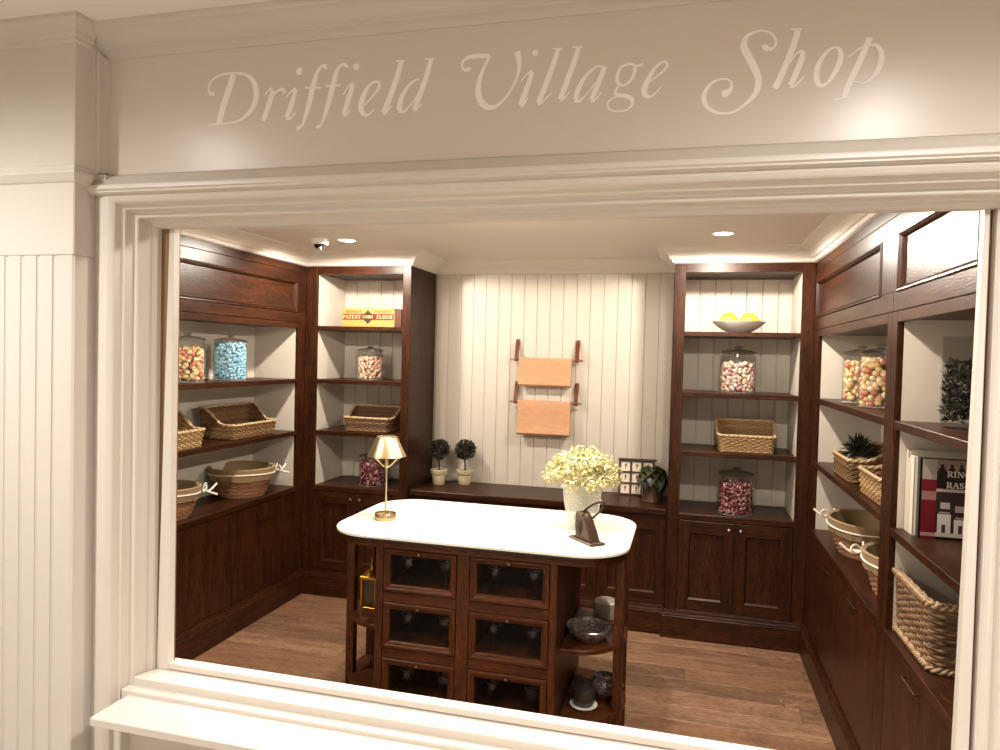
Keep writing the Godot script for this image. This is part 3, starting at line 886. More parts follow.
func paper_roll(y: float, drop: float, label: String) -> void:
	# kraft paper hanging over a rod that is carried by two leather straps
	var z := WALL_Z
	var t := thing("paper_roll_holder", label, "paper holder", Vector3(1.6, y, z), 0.0, "wall-hung kraft paper holders")
	var st := new_st()
	X = Transform3D(Basis(), Vector3(-1.6, 0, 0))
	tube(st, [Vector3(1.345, 0, 0.045), Vector3(1.852, 0, 0.045)], 0.0075, 12)
	part(t, "rod", st, M.copper)
	for x in [1.388, 1.812]:
		st = new_st()
		# strap: flat loop from a peg on the wall down round the rod
		var o := [Vector2(0.0, 0.135), Vector2(0.006, 0.14), Vector2(0.02, 0.11), Vector2(0.042, 0.05), Vector2(0.056, 0.012), Vector2(0.058, -0.004), Vector2(0.050, -0.014), Vector2(0.038, -0.012), Vector2(0.034, 0.0), Vector2(0.034, 0.04), Vector2(0.012, 0.09), Vector2(0.0, 0.10)]
		extrude(st, o, Transform3D(Basis(Vector3.BACK, Vector3.UP, Vector3.LEFT), Vector3(x + 0.0125, 0, 0)), 0.025)
		part(t, "leather_strap", st, M.leather)
		st = new_st()
		X = X * Transform3D(Basis(Vector3.RIGHT, PI / 2), Vector3(x, 0.122, 0.0))
		lathe(st, [Vector2(0.013, 0.0), Vector2(0.013, 0.016), Vector2(0.009, 0.02), Vector2(0.0, 0.021)], 16)
		X = Transform3D(Basis(), Vector3(-1.6, 0, 0))
		part(t, "peg", st, M.leather)
	# paper: roll behind, sheet over the rod with the free end curling forward
	st = new_st()
	var k := drop - 0.184
	var sec := [Vector2(0.036, -0.150 - k), Vector2(0.036, -0.02), Vector2(0.037, 0.004), Vector2(0.045, 0.0115), Vector2(0.053, 0.008), Vector2(0.057, -0.01), Vector2(0.060, -0.06), Vector2(0.064, -0.115 - k), Vector2(0.071, -0.145 - k), Vector2(0.080, -0.162 - k), Vector2(0.081, -0.172 - k), Vector2(0.073, -0.181 - k), Vector2(0.058, -0.184 - k), Vector2(0.044, -0.176 - k), Vector2(0.036, -0.163 - k)]
	extrude(st, sec, Transform3D(Basis(Vector3.BACK, Vector3.UP, Vector3.LEFT), Vector3(1.776, 0, 0)), 0.366)
	part(t, "kraft_paper", st, M.kraft, "brown kraft paper")
	X = Transform3D.IDENTITY


func wares() -> void:
	var toffee := [lin(226, 184, 132), lin(230, 206, 158), lin(216, 160, 118), lin(232, 218, 186), lin(200, 122, 98), lin(224, 194, 128)]
	var pastel := [lin(226, 204, 182), lin(228, 194, 168), lin(216, 172, 148), lin(232, 218, 192), lin(196, 134, 116), lin(222, 196, 138)]
	var pale := [lin(232, 218, 202), lin(230, 210, 190), lin(224, 190, 174), lin(208, 150, 146), lin(230, 212, 170)]
	var berry := [lin(138, 70, 76), lin(176, 114, 114), lin(92, 36, 44), lin(200, 150, 144), lin(116, 52, 62)]
	var blue := [lin(170, 216, 232), lin(150, 202, 224), lin(190, 228, 238), lin(136, 190, 214)]
	# jars
	jar(Vector3(-0.13, S2, 1.029), 0.095, 0.275, "jar of peach-coloured sweets beside the window frame, left wall", 0.80, "peach and yellow sugar lumps in the jar on the left wall", toffee, Vector3(0.017, 0.012, 0.015), 3)
	jar(Vector3(-0.13, S2, 0.646), 0.097, 0.275, "jar filled with pale blue sweets", 0.95, "pale blue round sweets filling a jar", blue, Vector3(0.0105, 0.0105, 0.0105), 0)
	jar(Vector3(0.394, S2, -0.2), 0.092, 0.235, "jar of pastel sweets under the flour box", 0.80, "pastel sugar lumps in the jar under the flour box", pastel, Vector3(0.015, 0.010, 0.012), 5)
	jar(Vector3(0.453, COUNTER, -0.14), 0.092, 0.235, "jar of dark pink sweets behind the brass lamp", 0.84, "dark pink sweets in the jar behind the brass lamp", berry, Vector3(0.011, 0.007, 0.008), 7)
	jar(Vector3(2.840, S2, -0.2), 0.105, 0.285, "jar of white and pink sweets under the lemon bowl", 0.74, "white and pink sweets in the jar under the lemon bowl", pale, Vector3(0.016, 0.011, 0.013), 9)
	jar(Vector3(2.845, COUNTER, -0.12), 0.105, 0.285, "jar of dark pink sweets standing above the right cupboard doors", 0.80, "dark pink sweets in the jar above the right cupboard doors", berry, Vector3(0.011, 0.008, 0.009), 11)
	jar(Vector3(3.37, S2, 0.56), 0.088, 0.285, "farther of the two jars of yellow sweets on the right wall", 0.82, "yellow sweets in the farther right-wall jar", toffee, Vector3(0.017, 0.012, 0.015), 13)
	jar(Vector3(3.37, S2, 0.90), 0.088, 0.285, "nearer of the two jars of yellow sweets on the right wall", 0.86, "yellow and pink sweets in the nearer right-wall jar", toffee, Vector3(0.018, 0.013, 0.015), 15)
	# wicker display baskets
	var honey := Color(0.27, 0.145, 0.055)
	var straw := Color(0.46, 0.29, 0.13)
	var brown := Color(0.10, 0.043, 0.017)
	tray_basket(Vector3(-0.150, S3, 0.505), PI / 2, 0.465, 0.235, 0.085, 0.185, "sloping wicker basket on the left wall, full in view", brown, honey)
	tray_basket(Vector3(-0.125, S3, 1.255), PI / 2, 0.465, 0.235, 0.095, 0.185, "sloping wicker basket cut off by the window frame, left wall", honey, straw)
	tray_basket(Vector3(0.440, S3, -0.165), 0.0, 0.335, 0.25, 0.092, 0.16, "brown wicker basket in the bookcase behind the lamp", brown, honey)
	tray_basket(Vector3(2.893, S3, -0.165), 0.0, 0.325, 0.25, 0.098, 0.175, "pale wicker basket in the bookcase with the lemons", honey, straw)
	tray_basket(Vector3(3.37, S3, 0.69), -PI / 2, 0.36, 0.22, 0.10, 0.15, "wicker basket holding a small plant, right wall", brown, honey)
	tray_basket(Vector3(3.37, S3, 1.24), -PI / 2, 0.36, 0.22, 0.10, 0.15, "empty wicker basket beside the shelf upright, right wall", honey, straw)
	# round lined baskets
	lined_basket(Vector3(-0.165, COUNTER, 0.46), 0.0, 0.195, 0.175, 1.0, "round linen-lined basket with a bow, left counter, full in view", -0.75)
	lined_basket(Vector3(-0.165, COUNTER, 1.15), 0.0, 0.175, 0.165, 1.0, "round linen-lined basket cut off by the frame, left counter", -0.65)
	lined_basket(Vector3(3.40, COUNTER, 0.62), 0.0, 0.165, 0.165, 1.35, "larger linen-lined basket on the right counter", -2.3)
	lined_basket(Vector3(3.40, COUNTER, 1.27), 0.0, 0.150, 0.165, 1.2, "linen-lined basket half hidden by the right shelf upright", -2.5)
	hamper(Vector3(3.395, COUNTER, 1.84))
	# little plant in the right-hand basket
	var pt := thing("potted_herb", "small dark green plant standing in a basket, right wall", "plant", Vector3(3.36, S3 + 0.012, 0.60))
	var st := new_st()
	lathe(st, [Vector2(0.0, 0.0), Vector2(0.032, 0.0), Vector2(0.042, 0.07), Vector2(0.040, 0.075), Vector2(0.036, 0.066), Vector2(0.0, 0.066)], 24)
	part(pt, "pot", st, M.terracotta)
	var hx := []
	for i in 70:
		var d := (random_dir() + Vector3(0, 0.9, 0)).normalized()
		hx.append(Transform3D(facing((d + random_dir() * 0.3).normalized(), rng.randf() * TAU), Vector3(0, 0.07 + rng.randf() * 0.05, 0) + d * 0.02))
	scatter(pt, "foliage", leaf_mesh(0.07, 0.016, 0.35, 5), M.leaf, hx, [lin(38, 48, 26), lin(52, 58, 34), lin(30, 34, 22)])
	flour_box()
	lemons()
	table_lamp()
	flowers()
	flat_iron()
	topiary(Vector3(0.885, 0.764, -0.30), "ball topiary in a cream pot beside the bookcase side")
	topiary(Vector3(1.055, 0.764, -0.36), "ball topiary in a cream pot, the one nearer the paper rolls")
	paper_roll(1.652, 0.184, "upper roll of brown kraft paper on leather straps")
	paper_roll(1.357, 0.226, "lower roll of brown kraft paper on leather straps")
	card_frame()
	leafy_pot()
	glass_cylinder()
	books()
	dome_camera()
	island_things()


func flour_box() -> void:
	var t := thing("flour_box", "yellow box of corn flour lettered on a red band", "box", Vector3(0.445, S1, -0.13))
	var m := mat(rgb(190, 142, 76), 0.55)
	var ink := mat(rgb(112, 28, 18), 0.6)
	var dark := mat(rgb(58, 40, 24), 0.6)
	var cream := mat(rgb(214, 190, 132), 0.55)
	var st := new_st()
	box(st, Vector3(-0.215, 0.0, -0.05), Vector3(0.175, 0.128, 0.05), 0.002)
	part(t, "carton", st, m)
	one_box(t, "end_panel", mat(rgb(84, 46, 26), 0.5), Vector3(0.1752, 0.0, -0.05), Vector3(0.223, 0.124, 0.046), 0.002)
	one_box(t, "red_band", ink, Vector3(-0.210, 0.048, 0.0495), Vector3(0.170, 0.090, 0.0504), 0.0)
	st = new_st()
	extrude(st, [Vector2(-0.072, 0.069), Vector2(-0.020, 0.116), Vector2(0.032, 0.069), Vector2(-0.020, 0.020)], Transform3D(Basis(), Vector3(0, 0, 0.0498)), 0.0012)
	part(t, "diamond", st, dark)
	text(t, "BROWN &", Transform3D(Basis(), Vector3(-0.128, 0.105, 0.0506)), 0.017, ink, true)
	text(t, "POLSON'S", Transform3D(Basis(), Vector3(0.090, 0.105, 0.0506)), 0.018, ink, true)
	text(t, "PATENT", Transform3D(Basis(), Vector3(-0.140, 0.069, 0.0510)), 0.024, cream, true)
	text(t, "FLOUR", Transform3D(Basis(), Vector3(0.102, 0.069, 0.0510)), 0.024, cream, true)
	text(t, "CORN", Transform3D(Basis(), Vector3(-0.020, 0.069, 0.0516)), 0.019, cream, true)
	for y in [0.014, 0.026, 0.037]:
		for x in [[-0.20, -0.075], [0.035, 0.16]]:
			one_box(t, "printed_line", mat(rgb(206, 140, 60), 0.6), Vector3(x[0], y, 0.0498), Vector3(x[1], y + 0.003, 0.0503), 0.0)


func lemons() -> void:
	var at := Vector3(2.834, S1, -0.16)
	var t := thing("fruit_bowl", "shallow white bowl holding lemons on the top shelf", "bowl", at)
	var st := new_st()
	lathe(st, [Vector2(0.0, 0.004), Vector2(0.055, 0.0), Vector2(0.062, 0.004), Vector2(0.085, 0.014), Vector2(0.125, 0.038), Vector2(0.155, 0.064), Vector2(0.158, 0.068), Vector2(0.154, 0.068), Vector2(0.122, 0.045), Vector2(0.08, 0.021), Vector2(0.0, 0.012)], 48)
	part(t, "bowl_body", st, M.china)
	var spots := [[-0.06, 0.03, "left one of the two lemons in the white bowl", 0.4], [0.058, 0.02, "right one of the two lemons in the white bowl", -0.3]]
	for s in spots:
		var l := thing("lemon", s[2], "lemon", at + Vector3(s[0], 0.075, s[1]), s[3], "lemons in the white bowl")
		st = new_st()
		X = Transform3D(Basis(Vector3.BACK, PI / 2), Vector3.ZERO)
		lathe(st, [Vector2(0.0, -0.058), Vector2(0.008, -0.055), Vector2(0.014, -0.049), Vector2(0.03, -0.041), Vector2(0.043, -0.026), Vector2(0.049, 0.0), Vector2(0.043, 0.026), Vector2(0.03, 0.041), Vector2(0.014, 0.049), Vector2(0.010, 0.056), Vector2(0.0, 0.062)], 24)
		part(l, "fruit", st, M.lemon)
		st = new_st()
		lathe(st, [Vector2(0.004, -0.0585), Vector2(0.005, -0.056), Vector2(0.0, -0.060)], 8)
		part(l, "stem_end", st, M.soil)
		X = Transform3D.IDENTITY


func table_lamp() -> void:
	var t := thing("table_lamp", "small brass table lamp on the marble island", "lamp", Vector3(1.205, 0.902, 1.345))
	var st := new_st()
	lathe(st, [Vector2(0.0, 0.0), Vector2(0.048, 0.0), Vector2(0.050, 0.002), Vector2(0.050, 0.027), Vector2(0.048, 0.030), Vector2(0.044, 0.030), Vector2(0.043, 0.020), Vector2(0.012, 0.020), Vector2(0.010, 0.026), Vector2(0.0, 0.027)], 40)
	part(t, "base", st, M.brass)
	st = new_st()
	tube(st, [Vector3(0, 0.02, 0), Vector3(0, 0.285, 0)], 0.0048, 12)
	part(t, "pole", st, M.brass)
	st = new_st()
	for k in 3:
		var a := TAU * k / 3 + 0.1
		var d := Vector3(cos(a), 0, sin(a))
		tube(st, smooth_line([Vector3(0, 0.246, 0), d * 0.018 + Vector3(0, 0.250, 0), d * 0.052 + Vector3(0, 0.282, 0), d * 0.072 + Vector3(0, 0.300, 0)]), 0.0035, 8)
	lathe(st, [Vector2(0.0, 0.236), Vector2(0.009, 0.238), Vector2(0.012, 0.248), Vector2(0.009, 0.27), Vector2(0.010, 0.298), Vector2(0.0, 0.30)], 16)
	part(t, "yoke", st, M.brass)
	st = new_st()
	lathe(st, [Vector2(0.088, 0.294), Vector2(0.090, 0.2935), Vector2(0.048, 0.380), Vector2(0.044, 0.384), Vector2(0.0, 0.384)], 48)
	lathe(st, [Vector2(0.0, 0.3825), Vector2(0.044, 0.3825), Vector2(0.046, 0.379), Vector2(0.088, 0.294)], 48)
	part(t, "shade", st, M.brass)


func flowers() -> void:
	var at := Vector3(2.098, 0.902, 1.20)
	var t := thing("glass_vase", "cut-glass vase of cream flowers on the marble island", "vase", at)
	var st := new_st()
	# facets are cut into the wall of the vase
	var prof := [Vector2(0.0, 0.0), Vector2(0.050, 0.0), Vector2(0.052, 0.008), Vector2(0.062, 0.04), Vector2(0.076, 0.085), Vector2(0.085, 0.13), Vector2(0.088, 0.17), Vector2(0.084, 0.195), Vector2(0.087, 0.205)]
	var seg := 36
	for i in 40:
		for k in seg:
			var v := []
			for c in [[i, k], [i, k + 1], [i + 1, k + 1], [i + 1, k]]:
				var y: float = 0.205 * c[0] / 40.0
				var r := 0.0
				for j in range(1, prof.size() - 1):
					if y >= prof[j].y - 1e-6:
						r = lerpf(prof[j].x, prof[j + 1].x, clampf((y - prof[j].y) / (prof[j + 1].y - prof[j].y), 0.0, 1.0))
				if c[0] < 34:
					r -= 0.0028 * float((c[0] + c[1]) % 2)
				var a: float = TAU * c[1] / seg
				v.append(Vector3(cos(a) * r, y, sin(a) * r))
			for q in [[0, 1, 2], [0, 2, 3]]:
				var n: Vector3 = (v[q[2]] - v[q[0]]).cross(v[q[1]] - v[q[0]]).normalized()
				tri(st, v[q[0]], v[q[1]], v[q[2]], n, n, n)
	lathe(st, [Vector2(0.0, 0.002), Vector2(0.054, 0.0)], 36)
	part(t, "glass_body", st, M.cut_glass)
	var b := thing("flower_bouquet", "bunch of tiny cream flowers spilling over the glass vase", "flowers", at + Vector3(0, 0.006, 0))
	st = new_st()
	var xs := []
	for k in 46:
		var a := k * 2.39996
		var q := sqrt((k + 0.5) / 46.0)
		var root := Vector3(cos(a * 1.7) * 0.035 * q, 0.0, sin(a * 1.7) * 0.035 * q)
		var neck := Vector3(cos(a) * 0.066 * q, 0.19, sin(a) * 0.066 * q)
		var tip := Vector3(cos(a) * 0.150 * q, 0.165 + 0.155 * sqrt(maxf(0.0, 1.0 - q * q * 0.97)) + rng.randf_range(-0.02, 0.025), sin(a) * 0.150 * q)
		tube(st, smooth_line([root, (root + neck) / 2, neck, (neck + tip) / 2 + Vector3(0, 0.01, 0), tip], 3), 0.0016, 5)
		for j in 120:
			var d := random_dir()
			var p := tip + d * Vector3(0.045, 0.036, 0.045) * pow(rng.randf(), 0.5) * 1.1
			xs.append(Transform3D(facing((d + Vector3(0, 0.3, 0) + random_dir() * 0.6).normalized(), rng.randf() * TAU) * rng.randf_range(0.45, 0.8), p))
	part(b, "stems", st, mat(rgb(150, 150, 86), 0.6))
	scatter(b, "florets", floret_mesh(), M.petal, xs, [lin(208, 202, 158), lin(204, 194, 134), lin(188, 178, 110), lin(216, 212, 180), lin(160, 148, 82)])


func floret_mesh() -> Mesh:
	var st := new_st()
	for k in 5:
		var a := TAU * k / 5
		var d := Vector3(cos(a), sin(a), 0)
		var s := Vector3(-sin(a), cos(a), 0)
		var c := Vector3(0, 0, 0.001)
		tri(st, c, c + d * 0.006 + s * 0.0032 + Vector3(0, 0, 0.002), c + d * 0.010, Vector3.BACK, Vector3.BACK, Vector3.BACK)
		tri(st, c, c + d * 0.010, c + d * 0.006 - s * 0.0032 + Vector3(0, 0, 0.002), Vector3.BACK, Vector3.BACK, Vector3.BACK)
	return st.commit()


func flat_iron() -> void:
	var ang := atan2(-0.126, 0.115)   # the plate points towards the window
	var t := thing("flat_iron", "antique bronze flat iron on a plate in front of the vase", "iron", Vector3(2.151, 0.902, 1.42), ang)
	var st := new_st()
	box(st, Vector3(-0.085, 0.0, -0.036), Vector3(0.085, 0.009, 0.036), 0.003)
	part(t, "base_plate", st, M.iron)
	st = new_st()
	extrude(st, [Vector2(-0.052, 0.009), Vector2(-0.056, 0.100), Vector2(-0.050, 0.116), Vector2(-0.034, 0.122), Vector2(-0.014, 0.114), Vector2(0.012, 0.086), Vector2(0.040, 0.046), Vector2(0.062, 0.009)], Transform3D(Basis(), Vector3(0, 0, -0.024)), 0.048, Color.WHITE, 0.003)
	part(t, "body", st, M.iron)
	st = new_st()
	X = Transform3D(Basis(Vector3.RIGHT, PI / 2), Vector3(-0.026, 0.058, 0.022))
	lathe(st, [Vector2(0.026, 0.0), Vector2(0.025, 0.006), Vector2(0.016, 0.007), Vector2(0.012, 0.012), Vector2(0.0, 0.013)], 20, Vector3.ZERO, 0.8, 1.3)
	X = Transform3D.IDENTITY
	part(t, "medallion", st, M.dark_iron)
	st = new_st()
	tube(st, smooth_line([Vector3(-0.03, 0.118, 0), Vector3(-0.005, 0.142, -0.01), Vector3(0.03, 0.165, -0.025), Vector3(0.056, 0.172, -0.04), Vector3(0.050, 0.140, -0.035), Vector3(0.022, 0.10, -0.01)], 6), 0.0048, 10)
	part(t, "handle", st, M.dark_iron)


func card_frame() -> void:
	# small stand of nine cards in a dark wooden grid, leaning against the boards
	var t := thing("card_frame", "dark wooden grid frame of small white cards beside the flowers", "frame", Vector3(2.24, 0.764, -0.40))
	X = Transform3D(Basis(Vector3.RIGHT, -0.10), Vector3.ZERO)
	var m := mat(rgb(70, 56, 44), 0.5)
	var st := new_st()
	for k in 4:
		var x := -0.115 + 0.0733 * k
		box(st, Vector3(x - 0.007, 0.0, -0.008), Vector3(x + 0.007, 0.236, 0.006), 0.001)
	for k in 4:
		var y := 0.007 + 0.074 * k
		box(st, Vector3(-0.112, y - 0.006, -0.007), Vector3(0.112, y + 0.006, 0.005), 0.001)
	part(t, "grid", st, m)
	one_box(t, "top_bar", m, Vector3(-0.126, 0.232, -0.012), Vector3(0.126, 0.246, 0.012), 0.002)
	var card := mat(rgb(240, 226, 204), 0.7)
	var ink := mat(rgb(132, 96, 74), 0.8)
	for i in 3:
		for j in 3:
			var x2 := -0.0783 + 0.0733 * i
			var y2 := 0.044 + 0.074 * j
			var c := one_box(t, "card", card, Vector3(x2 - 0.0305, y2 - 0.032, -0.006), Vector3(x2 + 0.0305, y2 + 0.032, -0.003), 0.0)
			st = new_st()
			ball(st, Vector3(x2 + 0.002, y2 + 0.008, -0.003), Vector3(0.008, 0.011, 0.0008), 10, 6)
			box(st, Vector3(x2 - 0.002, y2 - 0.018, -0.003), Vector3(x2 + 0.003, y2 + 0.002, -0.0024), 0.0)
			part(c, "emblem", st, ink)
	X = Transform3D.IDENTITY


func leafy_pot() -> void:
	var t := thing("leafy_pot_plant", "dark leafy plant in a brown pot beside the card frame", "plant", Vector3(2.345, 0.764, -0.26))
	var st := new_st()
	lathe(st, [Vector2(0.0, 0.0), Vector2(0.064, 0.0), Vector2(0.066, 0.006), Vector2(0.063, 0.012), Vector2(0.066, 0.108), Vector2(0.070, 0.112), Vector2(0.070, 0.122), Vector2(0.064, 0.122), Vector2(0.062, 0.11), Vector2(0.0, 0.108)], 36)
	part(t, "pot", st, mat(rgb(72, 48, 34), 0.35))
	var lm := leaf_mesh(0.074, 0.078, 0.7, 8)
	for k in 30:   # overlapping leaves that build a low dome
		var a := k * 2.39996
		var q := (k + 0.5) / 30.0
		var d := Vector3(cos(a) * sin(q * 1.75), cos(q * 1.75), sin(a) * sin(q * 1.75))
		var down := (d * 0.55 + Vector3(cos(a), -1.1 * q, sin(a))).normalized()
		share(t, "leaf", lm, M.leaf_a if k % 2 else M.leaf_b, Transform3D(facing(down, 0.0) * rng.randf_range(0.8, 1.05), Vector3(0, 0.145, 0) + d * Vector3(0.055, 0.062, 0.055)))


func glass_cylinder() -> void:
	var at := Vector3(3.365, S2, 1.90)
	var t := thing("glass_cylinder", "tall clear glass cylinder of dark leaves at the window edge", "vase", at)
	var st := new_st()
	lathe(st, [Vector2(0.0, 0.0), Vector2(0.058, 0.0), Vector2(0.060, 0.003), Vector2(0.060, 0.284), Vector2(0.0575, 0.284), Vector2(0.0565, 0.010), Vector2(0.0, 0.010)], 40)
	part(t, "glass_wall", st, M.pane)
	var xs := []
	for i in 900:
		var a := rng.randf() * TAU
		var q := sqrt(rng.randf_range(0.35, 1.0)) * 0.049
		xs.append(Transform3D(facing(random_dir() + Vector3(0, 0.6, 0), rng.randf() * TAU), Vector3(cos(a) * q, 0.02 + rng.randf() * 0.185, sin(a) * q)))
	var o := scatter(self, "dried_leaves", leaf_mesh(0.022, 0.008, 0.2, 3), M.leaf, xs, [lin(34, 36, 14), lin(48, 48, 22), lin(24, 24, 10), lin(62, 60, 30)])
	o.name = numbered("dried_leaves")
	o.position = at
	tag(o, "dark green dried leaves filling the tall glass cylinder", "leaves")


func books() -> void:
	var y := 1.11
	# the big book faces the window, the others stand behind it with their page edges showing
	var specs := [[1.680, 1.700, 0.26, 0.275, rgb(232, 222, 202), "thin cream book pressed against the shelf side"], [1.703, 1.728, 0.24, 0.25, rgb(226, 216, 198), "pale book standing second from the shelf side"], [1.731, 1.768, 0.25, 0.262, rgb(236, 228, 212), "thick white-edged book directly behind the black one"]]
	for s in specs:
		var t := thing("cookery_book", s[5], "book", Vector3(3.275, y, s[0]), 0.0, "cookery books on the right wall")
		var w: float = s[2]
		var th: float = s[1] - s[0]
		var st := new_st()
		box(st, Vector3(0.0, 0.0, 0.0), Vector3(w, s[3], 0.003), 0.0005)
		box(st, Vector3(0.0, 0.0, th - 0.003), Vector3(w, s[3], th), 0.0005)
		box(st, Vector3(0.0, 0.0, 0.0), Vector3(0.004, s[3], th), 0.001)
		part(t, "cover", st, mat(s[4], 0.4))
		one_box(t, "pages", mat(rgb(238, 230, 214), 0.8), Vector3(0.004, 0.003, 0.003), Vector3(w - 0.005, s[3] - 0.003, th - 0.003), 0.0)
	var f := thing("cookery_book", "black cookery book with white title and photograph of white jars", "book", Vector3(3.285, y, 1.772), 0.0, "cookery books on the right wall")
	var st2 := new_st()
	var bw := 0.245
	var bh := 0.262
	box(st2, Vector3(0, 0, 0), Vector3(bw, bh, 0.003), 0.0005)
	box(st2, Vector3(0, 0, 0.025), Vector3(bw, bh, 0.028), 0.0005)
	box(st2, Vector3(0, 0, 0), Vector3(0.004, bh, 0.028), 0.001)
	part(f, "cover", st2, mat(rgb(26, 16, 16), 0.25))
	one_box(f, "pages", mat(rgb(238, 230, 214), 0.8), Vector3(0.004, 0.003, 0.003), Vector3(bw - 0.005, bh - 0.003, 0.025), 0.0)
	# printed picture on the cover
	var im := Image.create(256, 272, false, Image.FORMAT_RGB8)
	im.fill(rgb(28, 17, 17))
	im.fill_rect(Rect2i(46, 0, 210, 40), rgb(150, 128, 108))
	for k in 7:   # dark figures along the top
		var c := 62 + k * 30
		im.fill_rect(Rect2i(c - 5, 16, 10, 12), rgb(44, 24, 28))
		for yy in 16:
			var hw := int(6 + yy * 0.5)
			im.fill_rect(Rect2i(c - hw, 26 + yy, 2 * hw, 1), rgb(40, 22, 26))
	im.fill_rect(Rect2i(46, 100, 210, 10), rgb(206, 190, 180))
	im.fill_rect(Rect2i(46, 110, 210, 142), rgb(56, 40, 40))
	im.fill_rect(Rect2i(46, 250, 210, 14), rgb(206, 196, 188))
	for k in 4:   # white jars on a shelf
		var x := 52 + k * 52
		im.fill_rect(Rect2i(x, 186 + (k % 2) * 16, 42, 64 - (k % 2) * 16), rgb(222, 214, 206))
		im.fill_rect(Rect2i(x + 4, 178 + (k % 2) * 16, 34, 6), rgb(168, 156, 148))
		im.fill_rect(Rect2i(x + 14, 222, 12, 28), rgb(74, 56, 54))
	for k in 4:
		im.fill_rect(Rect2i(60 + k * 46, 146 + k % 2 * 10, 30, 22), rgb(190, 180, 174))
	im.fill_rect(Rect2i(0, 0, 46, 272), rgb(118, 28, 40))   # crimson strip beside the hinge
	im.fill_rect(Rect2i(0, 0, 46, 70), rgb(176, 166, 158))
	im.fill_rect(Rect2i(0, 110, 46, 30), rgb(168, 118, 118))
	im.fill_rect(Rect2i(0, 252, 46, 12), rgb(176, 150, 150))
	var pm := mat(Color.WHITE, 0.25)
	pm.albedo_texture = ImageTexture.create_from_image(im)
	var q := new_st()
	quad(q, Vector3(0.006, 0.001, 0.0284), Vector3(bw - 0.001, 0.001, 0.0284), Vector3(bw - 0.001, bh - 0.001, 0.0284), Vector3(0.006, bh - 0.001, 0.0284), Vector3.BACK, Vector2(0, 1), Vector2(1, 1), Vector2(1, 0), Vector2(0, 0))
	part(f, "cover_picture", q, pm)
	var white := mat(rgb(236, 226, 214), 0.5)
	text(f, "RINGER", Transform3D(Basis(), Vector3(0.130, 0.214, 0.0286)), 0.019, white, true)
	text(f, "RASCAL", Transform3D(Basis(), Vector3(0.130, 0.178, 0.0286)), 0.019, white, true)


func dome_camera() -> void:
	var t := thing("dome_camera", "white dome security camera on the shop ceiling", "camera", Vector3(0.401, CEIL, 0.548))
	var st := new_st()
	lathe(st, [Vector2(0.030, -0.034), Vector2(0.044, -0.034), Vector2(0.050, -0.028), Vector2(0.053, -0.008), Vector2(0.053, 0.0)], 36)
	part(t, "housing", st, M.white_plastic)
	st = new_st()
	lathe(st, [Vector2(0.0, -0.064), Vector2(0.014, -0.062), Vector2(0.026, -0.054), Vector2(0.034, -0.043), Vector2(0.036, -0.033)], 28)
	part(t, "smoked_dome", st, M.smoke_dome)
	st = new_st()
	ball(st, Vector3(0.012, -0.057, 0.02), Vector3(0.010, 0.008, 0.010), 12, 8)
	part(t, "lens_ring", st, M.white_plastic)


